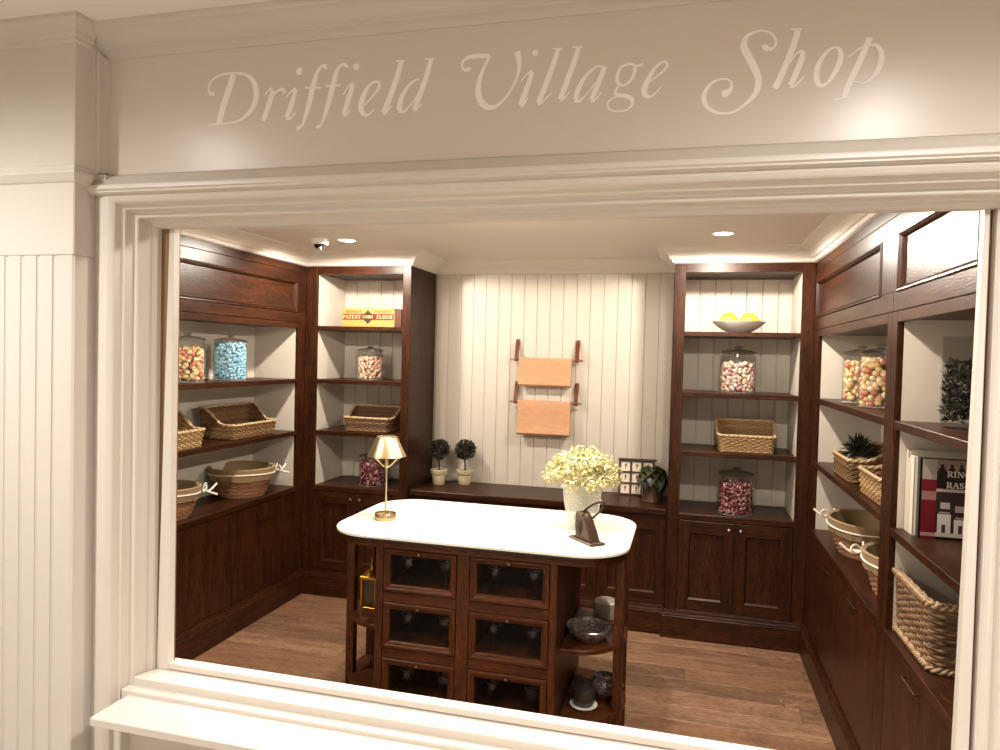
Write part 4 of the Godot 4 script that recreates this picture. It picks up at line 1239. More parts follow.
func island_things() -> void:
	# gilt lantern tin on the left end shelf
	var t := thing("gilt_lantern", "gilt lantern with a pointed top on the island's left shelf", "lantern", Vector3(1.125, 0.465, 1.30))
	var st := new_st()
	box(st, Vector3(-0.040, 0.0, -0.040), Vector3(0.040, 0.010, 0.040), 0.002)
	for x in [-1.0, 1.0]:
		for z in [-1.0, 1.0]:
			box(st, Vector3(x * 0.036 - 0.006, 0.01, z * 0.036 - 0.006), Vector3(x * 0.036 + 0.006, 0.140, z * 0.036 + 0.006), 0.001)
	box(st, Vector3(-0.046, 0.140, -0.046), Vector3(0.046, 0.156, 0.046), 0.003)
	part(t, "frame", st, M.old_brass)
	one_box(t, "glazing", mat(rgb(70, 46, 22), 0.15), Vector3(-0.033, 0.01, -0.033), Vector3(0.033, 0.14, 0.033), 0.0)
	st = new_st()
	lathe(st, [Vector2(0.042, 0.156), Vector2(0.030, 0.172), Vector2(0.016, 0.182), Vector2(0.012, 0.200), Vector2(0.016, 0.208), Vector2(0.008, 0.216), Vector2(0.003, 0.235), Vector2(0.0, 0.237)], 16)
	part(t, "spire", st, M.old_brass)
	# dark wooden box low on the left shelf
	var k := thing("dark_casket", "small dark casket on the island's lowest left shelf", "box", Vector3(1.17, 0.17, 1.16))
	one_box(k, "chest", mat(rgb(52, 36, 26), 0.4), Vector3(-0.05, 0.0, -0.04), Vector3(0.05, 0.06, 0.04), 0.003)
	st = new_st()
	extrude(st, [Vector2(-0.042, 0.06), Vector2(0.042, 0.06), Vector2(0.036, 0.075), Vector2(0.02, 0.084), Vector2(-0.02, 0.084), Vector2(-0.036, 0.075)], Transform3D(Basis(Vector3.BACK, Vector3.UP, Vector3.LEFT), Vector3(0.052, 0, 0)), 0.104)
	part(k, "lid", st, mat(rgb(64, 44, 32), 0.4))
	# patterned bowls and tins on the right end shelves
	var pat := mat(Color.WHITE, 0.35)
	pat.albedo_texture = blot_texture(rgb(58, 34, 32), rgb(206, 190, 178))
	pat.uv1_scale = Vector3(3, 14, 1)
	var pat2: StandardMaterial3D = pat.duplicate()
	pat2.albedo_texture = blot_texture(rgb(196, 184, 170), rgb(96, 86, 78))
	var b := thing("patterned_bowl", "dark bowl with a pale pattern on the island's right shelf", "bowl", Vector3(2.163, 0.465, 1.345))
	st = new_st()
	lathe(st, [Vector2(0.0, 0.0), Vector2(0.062, 0.0), Vector2(0.066, 0.006), Vector2(0.084, 0.022), Vector2(0.098, 0.048), Vector2(0.100, 0.054), Vector2(0.095, 0.054), Vector2(0.078, 0.026), Vector2(0.055, 0.014), Vector2(0.0, 0.012)], 44)
	part(b, "bowl_body", st, pat)
	st = new_st()
	lathe(st, [Vector2(0.0985, 0.050), Vector2(0.1015, 0.053), Vector2(0.0985, 0.056), Vector2(0.0945, 0.053), Vector2(0.0985, 0.050)], 44)
	part(b, "rim", st, M.pewter)
	var c := thing("patterned_tin", "pale patterned round tin at the back of the island's right shelf", "tin", Vector3(2.205, 0.465, 1.06))
	st = new_st()
	lathe(st, [Vector2(0.0, 0.0), Vector2(0.055, 0.0), Vector2(0.057, 0.003), Vector2(0.057, 0.055), Vector2(0.0, 0.055)], 36)
	part(c, "drum", st, pat2)
	st = new_st()
	lathe(st, [Vector2(0.058, 0.050), Vector2(0.059, 0.052), Vector2(0.059, 0.070), Vector2(0.052, 0.076), Vector2(0.0, 0.078)], 36)
	part(c, "lid", st, pat2)
	var e := thing("dark_pot", "dark pot standing in a saucer on the island's lowest right shelf", "pot", Vector3(2.150, 0.17, 1.36))
	st = new_st()
	lathe(st, [Vector2(0.0, 0.0), Vector2(0.04, 0.0), Vector2(0.058, 0.008), Vector2(0.060, 0.013), Vector2(0.056, 0.013), Vector2(0.0, 0.006)], 36)
	part(e, "saucer", st, M.china)
	st = new_st()
	lathe(st, [Vector2(0.034, 0.006), Vector2(0.044, 0.02), Vector2(0.050, 0.06), Vector2(0.050, 0.085), Vector2(0.046, 0.085), Vector2(0.044, 0.075), Vector2(0.0, 0.072)], 36)
	part(e, "pot_body", st, mat(rgb(58, 50, 40), 0.4))
	st = new_st()
	lathe(st, [Vector2(0.046, 0.085), Vector2(0.03, 0.098), Vector2(0.006, 0.104), Vector2(0.006, 0.112), Vector2(0.012, 0.118), Vector2(0.0, 0.124)], 28)
	part(e, "lid", st, mat(rgb(58, 50, 40), 0.4))
	var g := thing("patterned_pot", "dark patterned pot behind the saucer, lowest right island shelf", "pot", Vector3(2.222, 0.17, 1.22))
	st = new_st()
	lathe(st, [Vector2(0.0, 0.0), Vector2(0.036, 0.0), Vector2(0.058, 0.02), Vector2(0.064, 0.042), Vector2(0.056, 0.068), Vector2(0.04, 0.08), Vector2(0.042, 0.088), Vector2(0.038, 0.088), Vector2(0.034, 0.078), Vector2(0.0, 0.07)], 36)
	part(g, "pot_body", st, pat)
	st = new_st()
	tube(st, smooth_line([Vector3(0.05, 0.07, 0), Vector3(0.075, 0.066, 0), Vector3(0.082, 0.045, 0), Vector3(0.06, 0.028, 0)]), 0.004, 8)
	part(g, "handle", st, pat)
	# glassware inside the drawers
	var drawers := [["top left drawer", 1.475, 0.673], ["top right drawer", 1.863, 0.673], ["middle left drawer", 1.475, 0.430], ["middle right drawer", 1.863, 0.430], ["bottom left drawer", 1.475, 0.183], ["bottom right drawer", 1.863, 0.183]]
	for d in drawers:
		for s in 2:
			var gl := thing("stem_glass", "%s small glass inside the island's %s" % ["left" if s == 0 else "right", d[0]], "glass", Vector3(d[1] + (0.085 if s else -0.085), d[2], 1.50), 0.0, "glasses inside the island drawers")
			st = new_st()
			lathe(st, [Vector2(0.0, 0.0), Vector2(0.030, 0.0), Vector2(0.028, 0.003), Vector2(0.006, 0.008), Vector2(0.004, 0.035), Vector2(0.010, 0.042), Vector2(0.028, 0.060), Vector2(0.032, 0.085), Vector2(0.030, 0.105)], 24)
			part(gl, "bowl_and_stem", st, M.glass)
			st = new_st()
			lathe(st, [Vector2(0.0305, 0.104), Vector2(0.0312, 0.1055), Vector2(0.0300, 0.107), Vector2(0.0293, 0.1055), Vector2(0.0305, 0.104)], 24)
			part(gl, "rim", st, M.pewter)


func blot_texture(a: Color, b: Color) -> ImageTexture:
	# printed floral blots
	var n := noise_image(256, 0.035, 17, 2)
	var im := Image.create(256, 256, false, Image.FORMAT_RGB8)
	for y in 256:
		for x in 256:
			im.set_pixel(x, y, b if absf(n.get_pixel(x, y).r - 0.5) < 0.05 else a)
	return ImageTexture.create_from_image(im)

# ---------------------------------------------------------------- mesh helpers
func new_st() -> SurfaceTool:
	var st := SurfaceTool.new()
	st.begin(Mesh.PRIMITIVE_TRIANGLES)
	return st


func tri(st: SurfaceTool, a: Vector3, b: Vector3, c: Vector3, na: Vector3, nb: Vector3, nc: Vector3, ua := Vector2.ZERO, ub := Vector2.ZERO, uc := Vector2.ZERO, col := Color.WHITE) -> void:
	a = X * a
	b = X * b
	c = X * c
	na = (X.basis * na).normalized()
	nb = (X.basis * nb).normalized()
	nc = (X.basis * nc).normalized()
	var fn := (b - a).cross(c - a)
	if fn.length_squared() < 1e-16:
		return
	var flip := fn.dot(na + nb + nc) > 0.0
	st.set_color(col)
	st.set_normal(na)
	st.set_uv(ua)
	st.add_vertex(a)
	if flip:
		st.set_normal(nc)
		st.set_uv(uc)
		st.add_vertex(c)
	st.set_normal(nb)
	st.set_uv(ub)
	st.add_vertex(b)
	if not flip:
		st.set_normal(nc)
		st.set_uv(uc)
		st.add_vertex(c)


func quad(st: SurfaceTool, a: Vector3, b: Vector3, c: Vector3, d: Vector3, n: Vector3, ua := Vector2.ZERO, ub := Vector2.ZERO, uc := Vector2.ZERO, ud := Vector2.ZERO, col := Color.WHITE) -> void:
	tri(st, a, b, c, n, n, n, ua, ub, uc, col)
	tri(st, a, c, d, n, n, n, ua, uc, ud, col)


func pick(p: Vector3, ax: int, g: int, off: Vector2) -> Vector2:
	# texture coordinates in metres: u runs with the grain axis g
	var o1 := (ax + 1) % 3
	var o2 := (ax + 2) % 3
	if g == ax:
		return Vector2(p[o1] * 0.25, p[o2]) + off
	var o := o1 if o1 != g else o2
	return Vector2(p[g], p[o]) + off


func box(st: SurfaceTool, lo: Vector3, hi: Vector3, bev := 0.0015, g := -1, col := Color.WHITE) -> void:
	var s := hi - lo
	if g < 0:
		g = 0 if s.x >= s.y and s.x >= s.z else (1 if s.y >= s.z else 2)
	bev = minf(bev, 0.45 * minf(s.x, minf(s.y, s.z)))
	var off := Vector2(rng.randf() * 7.0, rng.randf() * 7.0)
	var b := Vector3(bev, bev, bev)
	var il := lo + b
	var ih := hi - b
	for ax in 3:
		var o1 := (ax + 1) % 3
		var o2 := (ax + 2) % 3
		for side in 2:
			var n := Vector3.ZERO
			n[ax] = 1.0 if side else -1.0
			var p := []
			for k in 4:
				var v := Vector3.ZERO
				v[ax] = hi[ax] if side else lo[ax]
				v[o1] = ih[o1] if k == 1 or k == 2 else il[o1]
				v[o2] = ih[o2] if k >= 2 else il[o2]
				p.append(v)
			quad(st, p[0], p[1], p[2], p[3], n, pick(p[0], ax, g, off), pick(p[1], ax, g, off), pick(p[2], ax, g, off), pick(p[3], ax, g, off), col)
		if bev <= 0.0:
			continue
		for k in 4:   # the chamfers that run along this axis
			var s1 := 1 if k & 1 else 0
			var s2 := 1 if k & 2 else 0
			var n2 := Vector3.ZERO
			n2[o1] = 1.0 if s1 else -1.0
			n2[o2] = 1.0 if s2 else -1.0
			var q := []
			for e in 4:
				var v2 := Vector3.ZERO
				v2[ax] = ih[ax] if e == 1 or e == 2 else il[ax]
				if e < 2:
					v2[o1] = hi[o1] if s1 else lo[o1]
					v2[o2] = ih[o2] if s2 else il[o2]
				else:
					v2[o1] = ih[o1] if s1 else il[o1]
					v2[o2] = hi[o2] if s2 else lo[o2]
				q.append(v2)
			quad(st, q[0], q[1], q[2], q[3], n2.normalized(), pick(q[0], o1, g, off), pick(q[1], o1, g, off), pick(q[2], o1, g, off), pick(q[3], o1, g, off), col)


func lathe(st: SurfaceTool, prof: Array, seg := 32, c := Vector3.ZERO, sx := 1.0, sz := 1.0, col := Color.WHITE) -> void:
	# prof: Vector2(radius, height) from the bottom up along the outside
	var sn := []
	for i in prof.size() - 1:
		var d: Vector2 = prof[i + 1] - prof[i]
		sn.append(Vector2(d.y, -d.x).normalized())
	var acc := 0.0
	for i in prof.size() - 1:
		var n0: Vector2 = sn[i]
		var n1: Vector2 = sn[i]
		if i > 0 and sn[i - 1].dot(sn[i]) > 0.75:
			n0 = (sn[i - 1] + sn[i]).normalized()
		if i < sn.size() - 1 and sn[i + 1].dot(sn[i]) > 0.75:
			n1 = (sn[i + 1] + sn[i]).normalized()
		var p0: Vector2 = prof[i]
		var p1: Vector2 = prof[i + 1]
		var len := (p1 - p0).length()
		for k in seg:
			var a0 := TAU * k / seg
			var a1 := TAU * (k + 1) / seg
			var d0 := Vector3(cos(a0) * sx, 1, sin(a0) * sz)
			var d1 := Vector3(cos(a1) * sx, 1, sin(a1) * sz)
			var e0 := Vector3(cos(a0) / sx, 1, sin(a0) / sz)
			var e1 := Vector3(cos(a1) / sx, 1, sin(a1) / sz)
			var v00 := c + Vector3(p0.x, p0.y, p0.x) * d0
			var v01 := c + Vector3(p0.x, p0.y, p0.x) * d1
			var v10 := c + Vector3(p1.x, p1.y, p1.x) * d0
			var v11 := c + Vector3(p1.x, p1.y, p1.x) * d1
			var m00 := Vector3(n0.x, n0.y, n0.x) * e0
			var m01 := Vector3(n0.x, n0.y, n0.x) * e1
			var m10 := Vector3(n1.x, n1.y, n1.x) * e0
			var m11 := Vector3(n1.x, n1.y, n1.x) * e1
			var u0 := float(k) / seg
			var u1 := float(k + 1) / seg
			tri(st, v00, v01, v11, m00, m01, m11, Vector2(u0, acc), Vector2(u1, acc), Vector2(u1, acc + len), col)
			tri(st, v00, v11, v10, m00, m11, m10, Vector2(u0, acc), Vector2(u1, acc + len), Vector2(u0, acc + len), col)
		acc += len


func smooth_line(pts: Array, per := 6) -> Array:
	# Catmull-Rom through the points
	var out := []
	for i in pts.size() - 1:
		var p0: Vector3 = pts[maxi(i - 1, 0)]
		var p1: Vector3 = pts[i]
		var p2: Vector3 = pts[i + 1]
		var p3: Vector3 = pts[mini(i + 2, pts.size() - 1)]
		for k in per:
			var t := float(k) / per
			out.append(p1.cubic_interpolate(p2, p0, p3, t))
	out.append(pts[-1])
	return out


func tube(st: SurfaceTool, pts: Array, r, sides := 8, closed := false, col := Color.WHITE) -> void:
	# r: one radius, or one for each point
	var n := pts.size()
	var tang := []
	for i in n:
		var a: Vector3 = pts[(i - 1 + n) % n] if closed else pts[maxi(i - 1, 0)]
		var b: Vector3 = pts[(i + 1) % n] if closed else pts[mini(i + 1, n - 1)]
		tang.append((b - a).normalized())
	var up: Vector3 = Vector3.UP if absf(tang[0].y) < 0.9 else Vector3.RIGHT
	var side: Vector3 = up.cross(tang[0]).normalized()
	var rings := []
	var dirs := []
	for i in n:
		side = (side - tang[i] * side.dot(tang[i])).normalized()
		var bi: Vector3 = tang[i].cross(side)
		var rr: float = r[i] if r is Array else r
		var ring := []
		var dr := []
		for k in sides:
			var a2 := TAU * k / sides
			var d: Vector3 = side * cos(a2) + bi * sin(a2)
			dr.append(d)
			ring.append(pts[i] + d * rr)
		rings.append(ring)
		dirs.append(dr)
	var acc := 0.0
	for i in (n if closed else n - 1):
		var j := (i + 1) % n
		var len: float = (pts[j] - pts[i]).length()
		for k in sides:
			var l := (k + 1) % sides
			var u0 := float(k) / sides * 0.05
			var u1 := float(k + 1) / sides * 0.05
			tri(st, rings[i][k], rings[i][l], rings[j][l], dirs[i][k], dirs[i][l], dirs[j][l], Vector2(acc, u0), Vector2(acc, u1), Vector2(acc + len, u1), col)
			tri(st, rings[i][k], rings[j][l], rings[j][k], dirs[i][k], dirs[j][l], dirs[j][k], Vector2(acc, u0), Vector2(acc + len, u1), Vector2(acc + len, u0), col)
		acc += len
	if not closed:
		for k in sides:
			var l2 := (k + 1) % sides
			tri(st, pts[0], rings[0][k], rings[0][l2], -tang[0], -tang[0], -tang[0], Vector2.ZERO, Vector2.ZERO, Vector2.ZERO, col)
			tri(st, pts[-1], rings[-1][k], rings[-1][l2], tang[-1], tang[-1], tang[-1], Vector2.ZERO, Vector2.ZERO, Vector2.ZERO, col)


func extrude(st: SurfaceTool, poly: Array, xf: Transform3D, depth: float, col := Color.WHITE, bev := 0.0) -> void:
	# a closed outline in the local xy plane, thick from z = 0 to z = depth; bev rounds the far rim off
	var pk := PackedVector2Array(poly)
	if Geometry2D.is_polygon_clockwise(pk):
		pk.reverse()
	var n := pk.size()
	var en := []
	for i in n:
		var d := pk[(i + 1) % n] - pk[i]
		en.append(Vector2(d.y, -d.x).normalized())
	var keep := X
	X = X * xf
	var inner := PackedVector2Array()
	for i in n:
		var a: Vector2 = en[(i - 1 + n) % n]
		var b: Vector2 = en[i]
		inner.append(pk[i] - (a + b) / (1.0 + a.dot(b)) * bev)
	var acc := 0.0
	for i in n:
		var j := (i + 1) % n
		var n0: Vector2 = en[i]
		var n1: Vector2 = en[i]
		var pr: Vector2 = en[(i - 1 + n) % n]
		var nx: Vector2 = en[j]
		if pr.dot(n0) > 0.8:
			n0 = (pr + n0).normalized()
		if nx.dot(n1) > 0.8:
			n1 = (nx + n1).normalized()
		var len := (pk[j] - pk[i]).length()
		var a0 := Vector3(pk[i].x, pk[i].y, 0)
		var b0 := Vector3(pk[j].x, pk[j].y, 0)
		var a1 := a0 + Vector3(0, 0, depth - bev)
		var b1 := b0 + Vector3(0, 0, depth - bev)
		var m0 := Vector3(n0.x, n0.y, 0)
		var m1 := Vector3(n1.x, n1.y, 0)
		var u0 := Vector2(acc, 0)
		var u1 := Vector2(acc + len, 0)
		var u2 := Vector2(acc + len, depth)
		var u3 := Vector2(acc, depth)
		tri(st, a0, b0, b1, m0, m1, m1, u0, u1, u2, col)
		tri(st, a0, b1, a1, m0, m1, m0, u0, u2, u3, col)
		if bev > 0.0:
			var a2 := Vector3(inner[i].x, inner[i].y, depth)
			var b2 := Vector3(inner[j].x, inner[j].y, depth)
			var k0 := (m0 + Vector3.BACK).normalized()
			var k1 := (m1 + Vector3.BACK).normalized()
			tri(st, a1, b1, b2, k0, k1, k1, u3, u2, u2, col)
			tri(st, a1, b2, a2, k0, k1, k0, u3, u2, u3, col)
		acc += len
	var ids := Geometry2D.triangulate_polygon(pk)
	for i in ids.size() / 3:
		var q := [pk[ids[i * 3]], pk[ids[i * 3 + 1]], pk[ids[i * 3 + 2]]]
		var w := [inner[ids[i * 3]], inner[ids[i * 3 + 1]], inner[ids[i * 3 + 2]]]
		var lo := []
		var hi := []
		for k in 3:
			lo.append(Vector3(q[k].x, q[k].y, 0))
			hi.append(Vector3(w[k].x, w[k].y, depth))
		tri(st, lo[0], lo[1], lo[2], Vector3.FORWARD, Vector3.FORWARD, Vector3.FORWARD, q[0], q[1], q[2], col)
		tri(st, hi[0], hi[1], hi[2], Vector3.BACK, Vector3.BACK, Vector3.BACK, w[0], w[1], w[2], col)
	X = keep


func sweep_plan(st: SurfaceTool, path: Array, prof: Array, first := 0, last := -1) -> void:
	# a moulding that runs along a line on plan (x, z) with mitred corners; prof: Vector2(distance into the room, height)
	var n := path.size()
	var nr := []
	for i in n - 1:
		var d: Vector2 = (path[i + 1] - path[i]).normalized()
		nr.append(Vector2(-d.y, d.x))
	if last < 0:
		last = n - 1
	for i in range(first, last):
		var m0: Vector2 = nr[i]
		var m1: Vector2 = nr[i]
		if i > 0:
			m0 = (nr[i - 1] + nr[i]) / (1.0 + nr[i - 1].dot(nr[i]))
		if i < n - 2:
			m1 = (nr[i + 1] + nr[i]) / (1.0 + nr[i + 1].dot(nr[i]))
		var len: float = (path[i + 1] - path[i]).length()
		var off := rng.randf() * 5.0
		var acc := 0.0
		for k in prof.size() - 1:
			var p0: Vector2 = prof[k]
			var p1: Vector2 = prof[k + 1]
			var d2 := p1 - p0
			var w := d2.length()
			var a: Vector2 = path[i] + m0 * p0.x
			var b: Vector2 = path[i + 1] + m1 * p0.x
			var c: Vector2 = path[i + 1] + m1 * p1.x
			var e: Vector2 = path[i] + m0 * p1.x
			var nn := Vector2(-d2.y, d2.x).normalized()   # profile runs from the top down: out of the wall
			var nor := Vector3(nr[i].x * nn.x, nn.y, nr[i].y * nn.x)
			quad(st, Vector3(a.x, p0.y, a.y), Vector3(b.x, p0.y, b.y), Vector3(c.x, p1.y, c.y), Vector3(e.x, p1.y, e.y), nor, Vector2(off, acc), Vector2(off + len, acc), Vector2(off + len, acc + w), Vector2(off, acc + w))
			acc += w


func ring_profile(st: SurfaceTool, x0: float, y0: float, x1: float, y1: float, prof: Array, sides := "LTRB") -> void:
	# a mitred frame round a rectangle in the xy plane; prof: Vector2(distance outwards from the rectangle, z)
	for s in sides:
		var off := rng.randf() * 5.0
		var acc := 0.0
		for k in prof.size() - 1:
			var p: Vector2 = prof[k]
			var q: Vector2 = prof[k + 1]
			var d := q - p
			var nn := Vector2(-d.y, d.x).normalized()   # (outwards, z)
			if d.length() < 1e-6:
				continue
			var v := []
			var nor := Vector3.ZERO
			if s == "L":
				v = [Vector3(x0 - p.x, y0 - p.x, p.y), Vector3(x0 - p.x, y1 + p.x, p.y), Vector3(x0 - q.x, y1 + q.x, q.y), Vector3(x0 - q.x, y0 - q.x, q.y)]
				nor = Vector3(-nn.x, 0, nn.y)
			elif s == "R":
				v = [Vector3(x1 + p.x, y0 - p.x, p.y), Vector3(x1 + p.x, y1 + p.x, p.y), Vector3(x1 + q.x, y1 + q.x, q.y), Vector3(x1 + q.x, y0 - q.x, q.y)]
				nor = Vector3(nn.x, 0, nn.y)
			elif s == "T":
				v = [Vector3(x0 - p.x, y1 + p.x, p.y), Vector3(x1 + p.x, y1 + p.x, p.y), Vector3(x1 + q.x, y1 + q.x, q.y), Vector3(x0 - q.x, y1 + q.x, q.y)]
				nor = Vector3(0, nn.x, nn.y)
			else:
				v = [Vector3(x0 - p.x, y0 - p.x, p.y), Vector3(x1 + p.x, y0 - p.x, p.y), Vector3(x1 + q.x, y0 - q.x, q.y), Vector3(x0 - q.x, y0 - q.x, q.y)]
				nor = Vector3(0, -nn.x, nn.y)
			var len: float = (v[1] - v[0]).length()
			var w := d.length()
			quad(st, v[0], v[1], v[2], v[3], nor, Vector2(off, acc), Vector2(off + len, acc), Vector2(off + len, acc + w), Vector2(off, acc + w))
			acc += w


func ball(st: SurfaceTool, c: Vector3, r: Vector3, seg := 20, rings := 12, col := Color.WHITE) -> void:
	for i in rings:
		var t0 := PI * i / rings
		var t1 := PI * (i + 1) / rings
		for k in seg:
			var a0 := TAU * k / seg
			var a1 := TAU * (k + 1) / seg
			var d := [Vector3(sin(t0) * cos(a0), cos(t0), sin(t0) * sin(a0)), Vector3(sin(t0) * cos(a1), cos(t0), sin(t0) * sin(a1)), Vector3(sin(t1) * cos(a1), cos(t1), sin(t1) * sin(a1)), Vector3(sin(t1) * cos(a0), cos(t1), sin(t1) * sin(a0))]
			tri(st, c + d[0] * r, c + d[1] * r, c + d[2] * r, d[0] / r, d[1] / r, d[2] / r, Vector2.ZERO, Vector2.ZERO, Vector2.ZERO, col)
			tri(st, c + d[0] * r, c + d[2] * r, c + d[3] * r, d[0] / r, d[2] / r, d[3] / r, Vector2.ZERO, Vector2.ZERO, Vector2.ZERO, col)


# ---------------------------------------------------------------- nodes
func numbered(called: String) -> String:
	var k: int = taken.get(called, 0)
	taken[called] = k + 1
	return called if k == 0 else "%s_%03d" % [called, k]


func thing(called: String, label: String, category: String, at := Vector3.ZERO, turn := 0.0, group := "") -> Node3D:
	var o := Node3D.new()
	o.name = numbered(called)
	add_child(o)
	o.position = at
	o.rotation.y = turn
	tag(o, label, category, group)
	return o


func tag(o: Node, label: String, category: String, group := "") -> void:
	o.set_meta("label", label)
	if category:
		o.set_meta("category", category)
	if group:
		o.set_meta("group", group)


func part(parent: Node, called: String, st: SurfaceTool, mat: Material, label := "") -> MeshInstance3D:
	var o := MeshInstance3D.new()
	o.name = called
	o.mesh = st.commit()
	o.material_override = mat
	o.cast_shadow = GeometryInstance3D.SHADOW_CASTING_SETTING_ON
	if label:
		o.set_meta("label", label)
	parent.add_child(o, true)
	return o


func share(parent: Node, called: String, mesh: Mesh, mat: Material, at := Transform3D.IDENTITY) -> MeshInstance3D:
	var o := MeshInstance3D.new()
	o.name = called
	o.mesh = mesh
	o.material_override = mat
	o.transform = at
	parent.add_child(o, true)
	return o


func struct(called: String, st: SurfaceTool, mat: Material, label := "") -> MeshInstance3D:
	var o := part(self, called, st, mat, label)
	o.set_meta("kind", "structure")
	return o


func one_box(parent: Node, called: String, mat: Material, lo: Vector3, hi: Vector3, bev := 0.0015, g := -1) -> MeshInstance3D:
	var st := new_st()
	box(st, lo, hi, bev, g)
	return part(parent, called, st, mat)


# ---------------------------------------------------------------- materials
func mat(albedo: Color, rough := 0.6, metal := 0.0, spec := 0.5) -> StandardMaterial3D:
	var m := StandardMaterial3D.new()
	m.albedo_color = albedo
	m.roughness = rough
	m.metallic = metal
	m.metallic_specular = spec
	return m


func rgb(r: int, g: int, b: int) -> Color:
	return Color(r / 255.0, g / 255.0, b / 255.0)


func noise_image(size: int, freq: float, seed_: int, octaves := 4) -> Image:
	var n := FastNoiseLite.new()
	n.seed = seed_
	n.frequency = freq
	n.fractal_octaves = octaves
	n.noise_type = FastNoiseLite.TYPE_SIMPLEX_SMOOTH
	return n.get_seamless_image(size, size)


func grain_texture(size: int, seed_: int, dark: Color, light: Color, fine := 0.5) -> ImageTexture:
	# stretched along u by the uv scale: streaks of earlywood and latewood with fine pores
	var a := noise_image(size, 0.006, seed_, 3)
	var b := noise_image(size, 0.06, seed_ + 1, 3)
	var im := Image.create(size, size, false, Image.FORMAT_RGB8)
	for y in size:
		for x in size:
			var v := a.get_pixel(x, y).r
			var ring := 0.5 + 0.5 * sin(v * 26.0)
			var f := b.get_pixel(x, y).r
			var t := clampf(0.45 * v + 0.25 * ring + fine * (f - 0.5) + 0.12, 0.0, 1.0)
			im.set_pixel(x, y, dark.lerp(light, t))
	return ImageTexture.create_from_image(im)


func speckle_texture(size: int, seed_: int, dark: Color, light: Color, freq := 0.03) -> ImageTexture:
	var a := noise_image(size, freq, seed_, 4)
	var im := Image.create(size, size, false, Image.FORMAT_RGB8)
	for y in size:
		for x in size:
			im.set_pixel(x, y, dark.lerp(light, a.get_pixel(x, y).r))
	return ImageTexture.create_from_image(im)


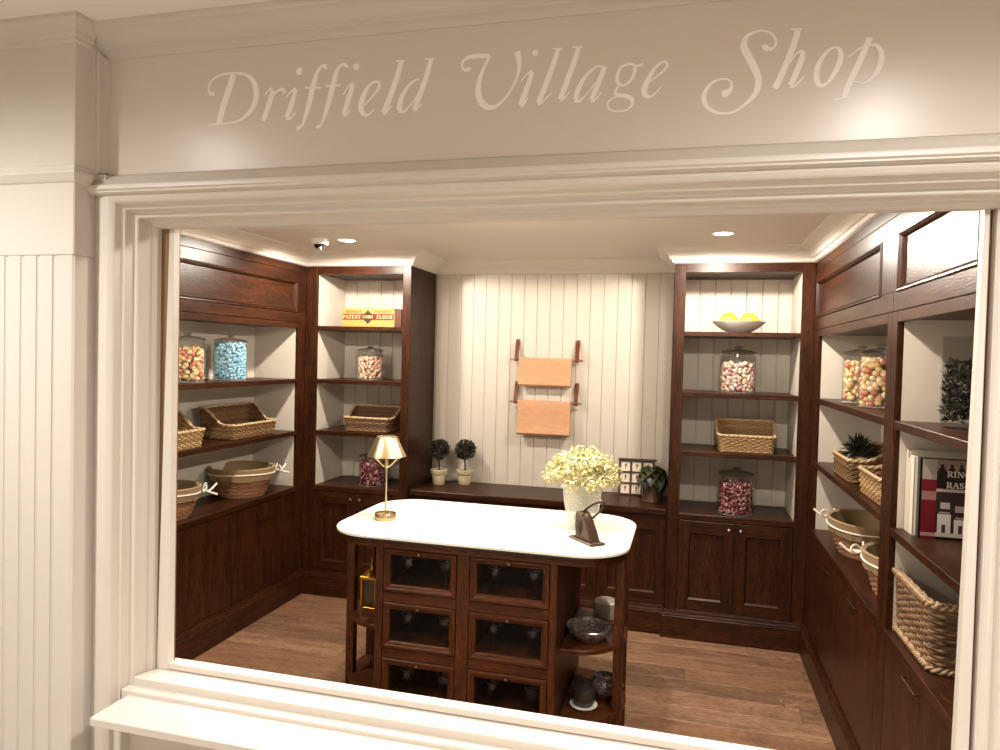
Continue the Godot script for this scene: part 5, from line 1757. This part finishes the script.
func make_materials() -> void:
	var w := mat(Color.WHITE, 0.36, 0.0, 0.32)
	w.albedo_texture = grain_texture(512, 11, rgb(24, 10, 4), rgb(84, 44, 19), 0.8)
	w.uv1_scale = Vector3(0.55, 5.0, 1)
	w.heightmap_enabled = true
	w.heightmap_texture = ImageTexture.create_from_image(noise_image(512, 0.06, 12, 3))
	w.heightmap_scale = 0.03
	M.wood = w
	var w2: StandardMaterial3D = w.duplicate()
	w2.albedo_texture = grain_texture(512, 31, rgb(44, 20, 7), rgb(104, 56, 24), 0.7)
	w2.roughness = 0.4
	M.isle = w2
	var fl := []
	var tones := [[rgb(82, 57, 42), rgb(156, 117, 90)], [rgb(96, 69, 51), rgb(168, 129, 100)], [rgb(70, 50, 37), rgb(146, 111, 84)], [rgb(92, 64, 47), rgb(156, 117, 87)]]
	for k in 4:
		var f := mat(Color.WHITE, 0.42)
		f.albedo_texture = grain_texture(512, 50 + k * 3, tones[k][0], tones[k][1], 0.8)
		f.uv1_scale = Vector3(0.8, 4.0, 1)
		fl.append(f)
	M.planks = fl
	M.joint = mat(rgb(44, 28, 18), 0.8)
	M.facade = mat(rgb(212, 204, 194), 0.38, 0.0, 0.5)
	M.panel_paint = mat(rgb(219, 209, 198), 0.30, 0.0, 0.5)
	M.letter = mat(rgb(255, 252, 248), 0.5)
	M.paint = mat(rgb(210, 200, 186), 0.5)
	M.ceiling = mat(rgb(234, 227, 218), 0.7)
	M.cornice = mat(rgb(236, 230, 220), 0.5)
	M.plaster = mat(rgb(240, 233, 225), 0.8)
	M.carpet = mat(rgb(186, 176, 166), 0.95)
	M.jamb_liner = mat(rgb(128, 96, 60), 0.6)
	var mb := mat(Color.WHITE, 0.18, 0.0, 0.5)
	mb.albedo_texture = marble_texture()
	mb.uv1_scale = Vector3(0.9, 0.9, 1)
	M.marble = mb
	M.edge = mat(rgb(30, 22, 18), 0.4)
	M.brass = mat(rgb(200, 182, 142), 0.3, 1.0)
	M.old_brass = mat(rgb(176, 132, 50), 0.38, 1.0)
	M.bronze = mat(rgb(120, 100, 84), 0.35, 1.0)
	M.pewter = mat(rgb(190, 184, 176), 0.3, 1.0)
	M.iron = mat(rgb(74, 56, 43), 0.36, 0.6)
	M.dark_iron = mat(rgb(42, 30, 24), 0.5, 0.3)
	var g := mat(Color(0.10, 0.09, 0.08, 0.10), 0.03, 0.0, 0.5)
	g.transparency = BaseMaterial3D.TRANSPARENCY_ALPHA
	M.glass = g
	var g2 := mat(Color(0.16, 0.13, 0.11, 0.30), 0.05, 0.0, 0.5)
	g2.transparency = BaseMaterial3D.TRANSPARENCY_ALPHA
	M.lid_glass = g2
	var g3 := mat(Color(0.93, 0.92, 0.88, 0.42), 0.10, 0.0, 0.6)
	g3.transparency = BaseMaterial3D.TRANSPARENCY_ALPHA
	M.cut_glass = g3
	var g4 := mat(Color(0.06, 0.05, 0.04, 0.12), 0.03, 0.0, 0.22)
	g4.transparency = BaseMaterial3D.TRANSPARENCY_ALPHA
	M.pane = g4
	var cane := mat(Color.WHITE, 0.5)
	cane.vertex_color_use_as_albedo = true
	M.cane = cane
	var sweet := mat(Color.WHITE, 0.35)
	sweet.vertex_color_use_as_albedo = true
	M.sweet = sweet
	var leaf := mat(Color.WHITE, 0.55)
	leaf.vertex_color_use_as_albedo = true
	M.leaf = leaf
	var petal := mat(Color.WHITE, 0.7)
	petal.vertex_color_use_as_albedo = true
	petal.backlight_enabled = true
	petal.backlight = Color(0.35, 0.34, 0.22)
	M.petal = petal
	M.leaf_a = mat(rgb(38, 42, 20), 0.4)
	M.leaf_b = mat(rgb(52, 58, 28), 0.4)
	var cl := mat(rgb(150, 124, 90), 0.85)
	cl.rim_enabled = true
	cl.rim = 0.2
	M.linen = cl
	M.ribbon = mat(rgb(232, 224, 208), 0.7)
	var kr := mat(Color.WHITE, 0.75)
	kr.albedo_texture = speckle_texture(256, 71, rgb(198, 146, 108), rgb(210, 160, 120), 0.02)
	kr.uv1_scale = Vector3(9, 2, 1)
	M.kraft = kr
	M.leather = mat(rgb(104, 48, 24), 0.45)
	M.copper = mat(rgb(206, 150, 122), 0.3, 1.0)
	M.terracotta = mat(rgb(204, 188, 150), 0.75)
	M.soil = mat(rgb(44, 30, 22), 0.95)
	M.lemon = mat(rgb(206, 172, 58), 0.4)
	M.china = mat(rgb(236, 232, 222), 0.25)
	M.white_plastic = mat(rgb(238, 236, 230), 0.4)
	M.smoke_dome = mat(rgb(24, 22, 22), 0.08)
	var lit := mat(rgb(255, 244, 224), 0.5)
	lit.emission_enabled = true
	lit.emission = Color(1.0, 0.93, 0.8)
	lit.emission_energy_multiplier = 12.0
	M.lit = lit
	var lit2: StandardMaterial3D = lit.duplicate()
	lit2.emission_energy_multiplier = 12.0
	M.lit_hall = lit2


func marble_texture() -> ImageTexture:
	var a := noise_image(512, 0.006, 91, 4)
	var b := noise_image(512, 0.02, 92, 3)
	var im := Image.create(512, 512, false, Image.FORMAT_RGB8)
	for y in 512:
		for x in 512:
			var v := absf(sin((a.get_pixel(x, y).r * 5.0 + b.get_pixel(x, y).r * 0.8) * PI))
			var t := clampf(1.0 - v * 9.0, 0.0, 1.0) * clampf(b.get_pixel(x, y).r * 2.0 - 0.6, 0.0, 1.0)
			im.set_pixel(x, y, rgb(230, 223, 208).lerp(rgb(188, 180, 168), t * 0.75))
	return ImageTexture.create_from_image(im)
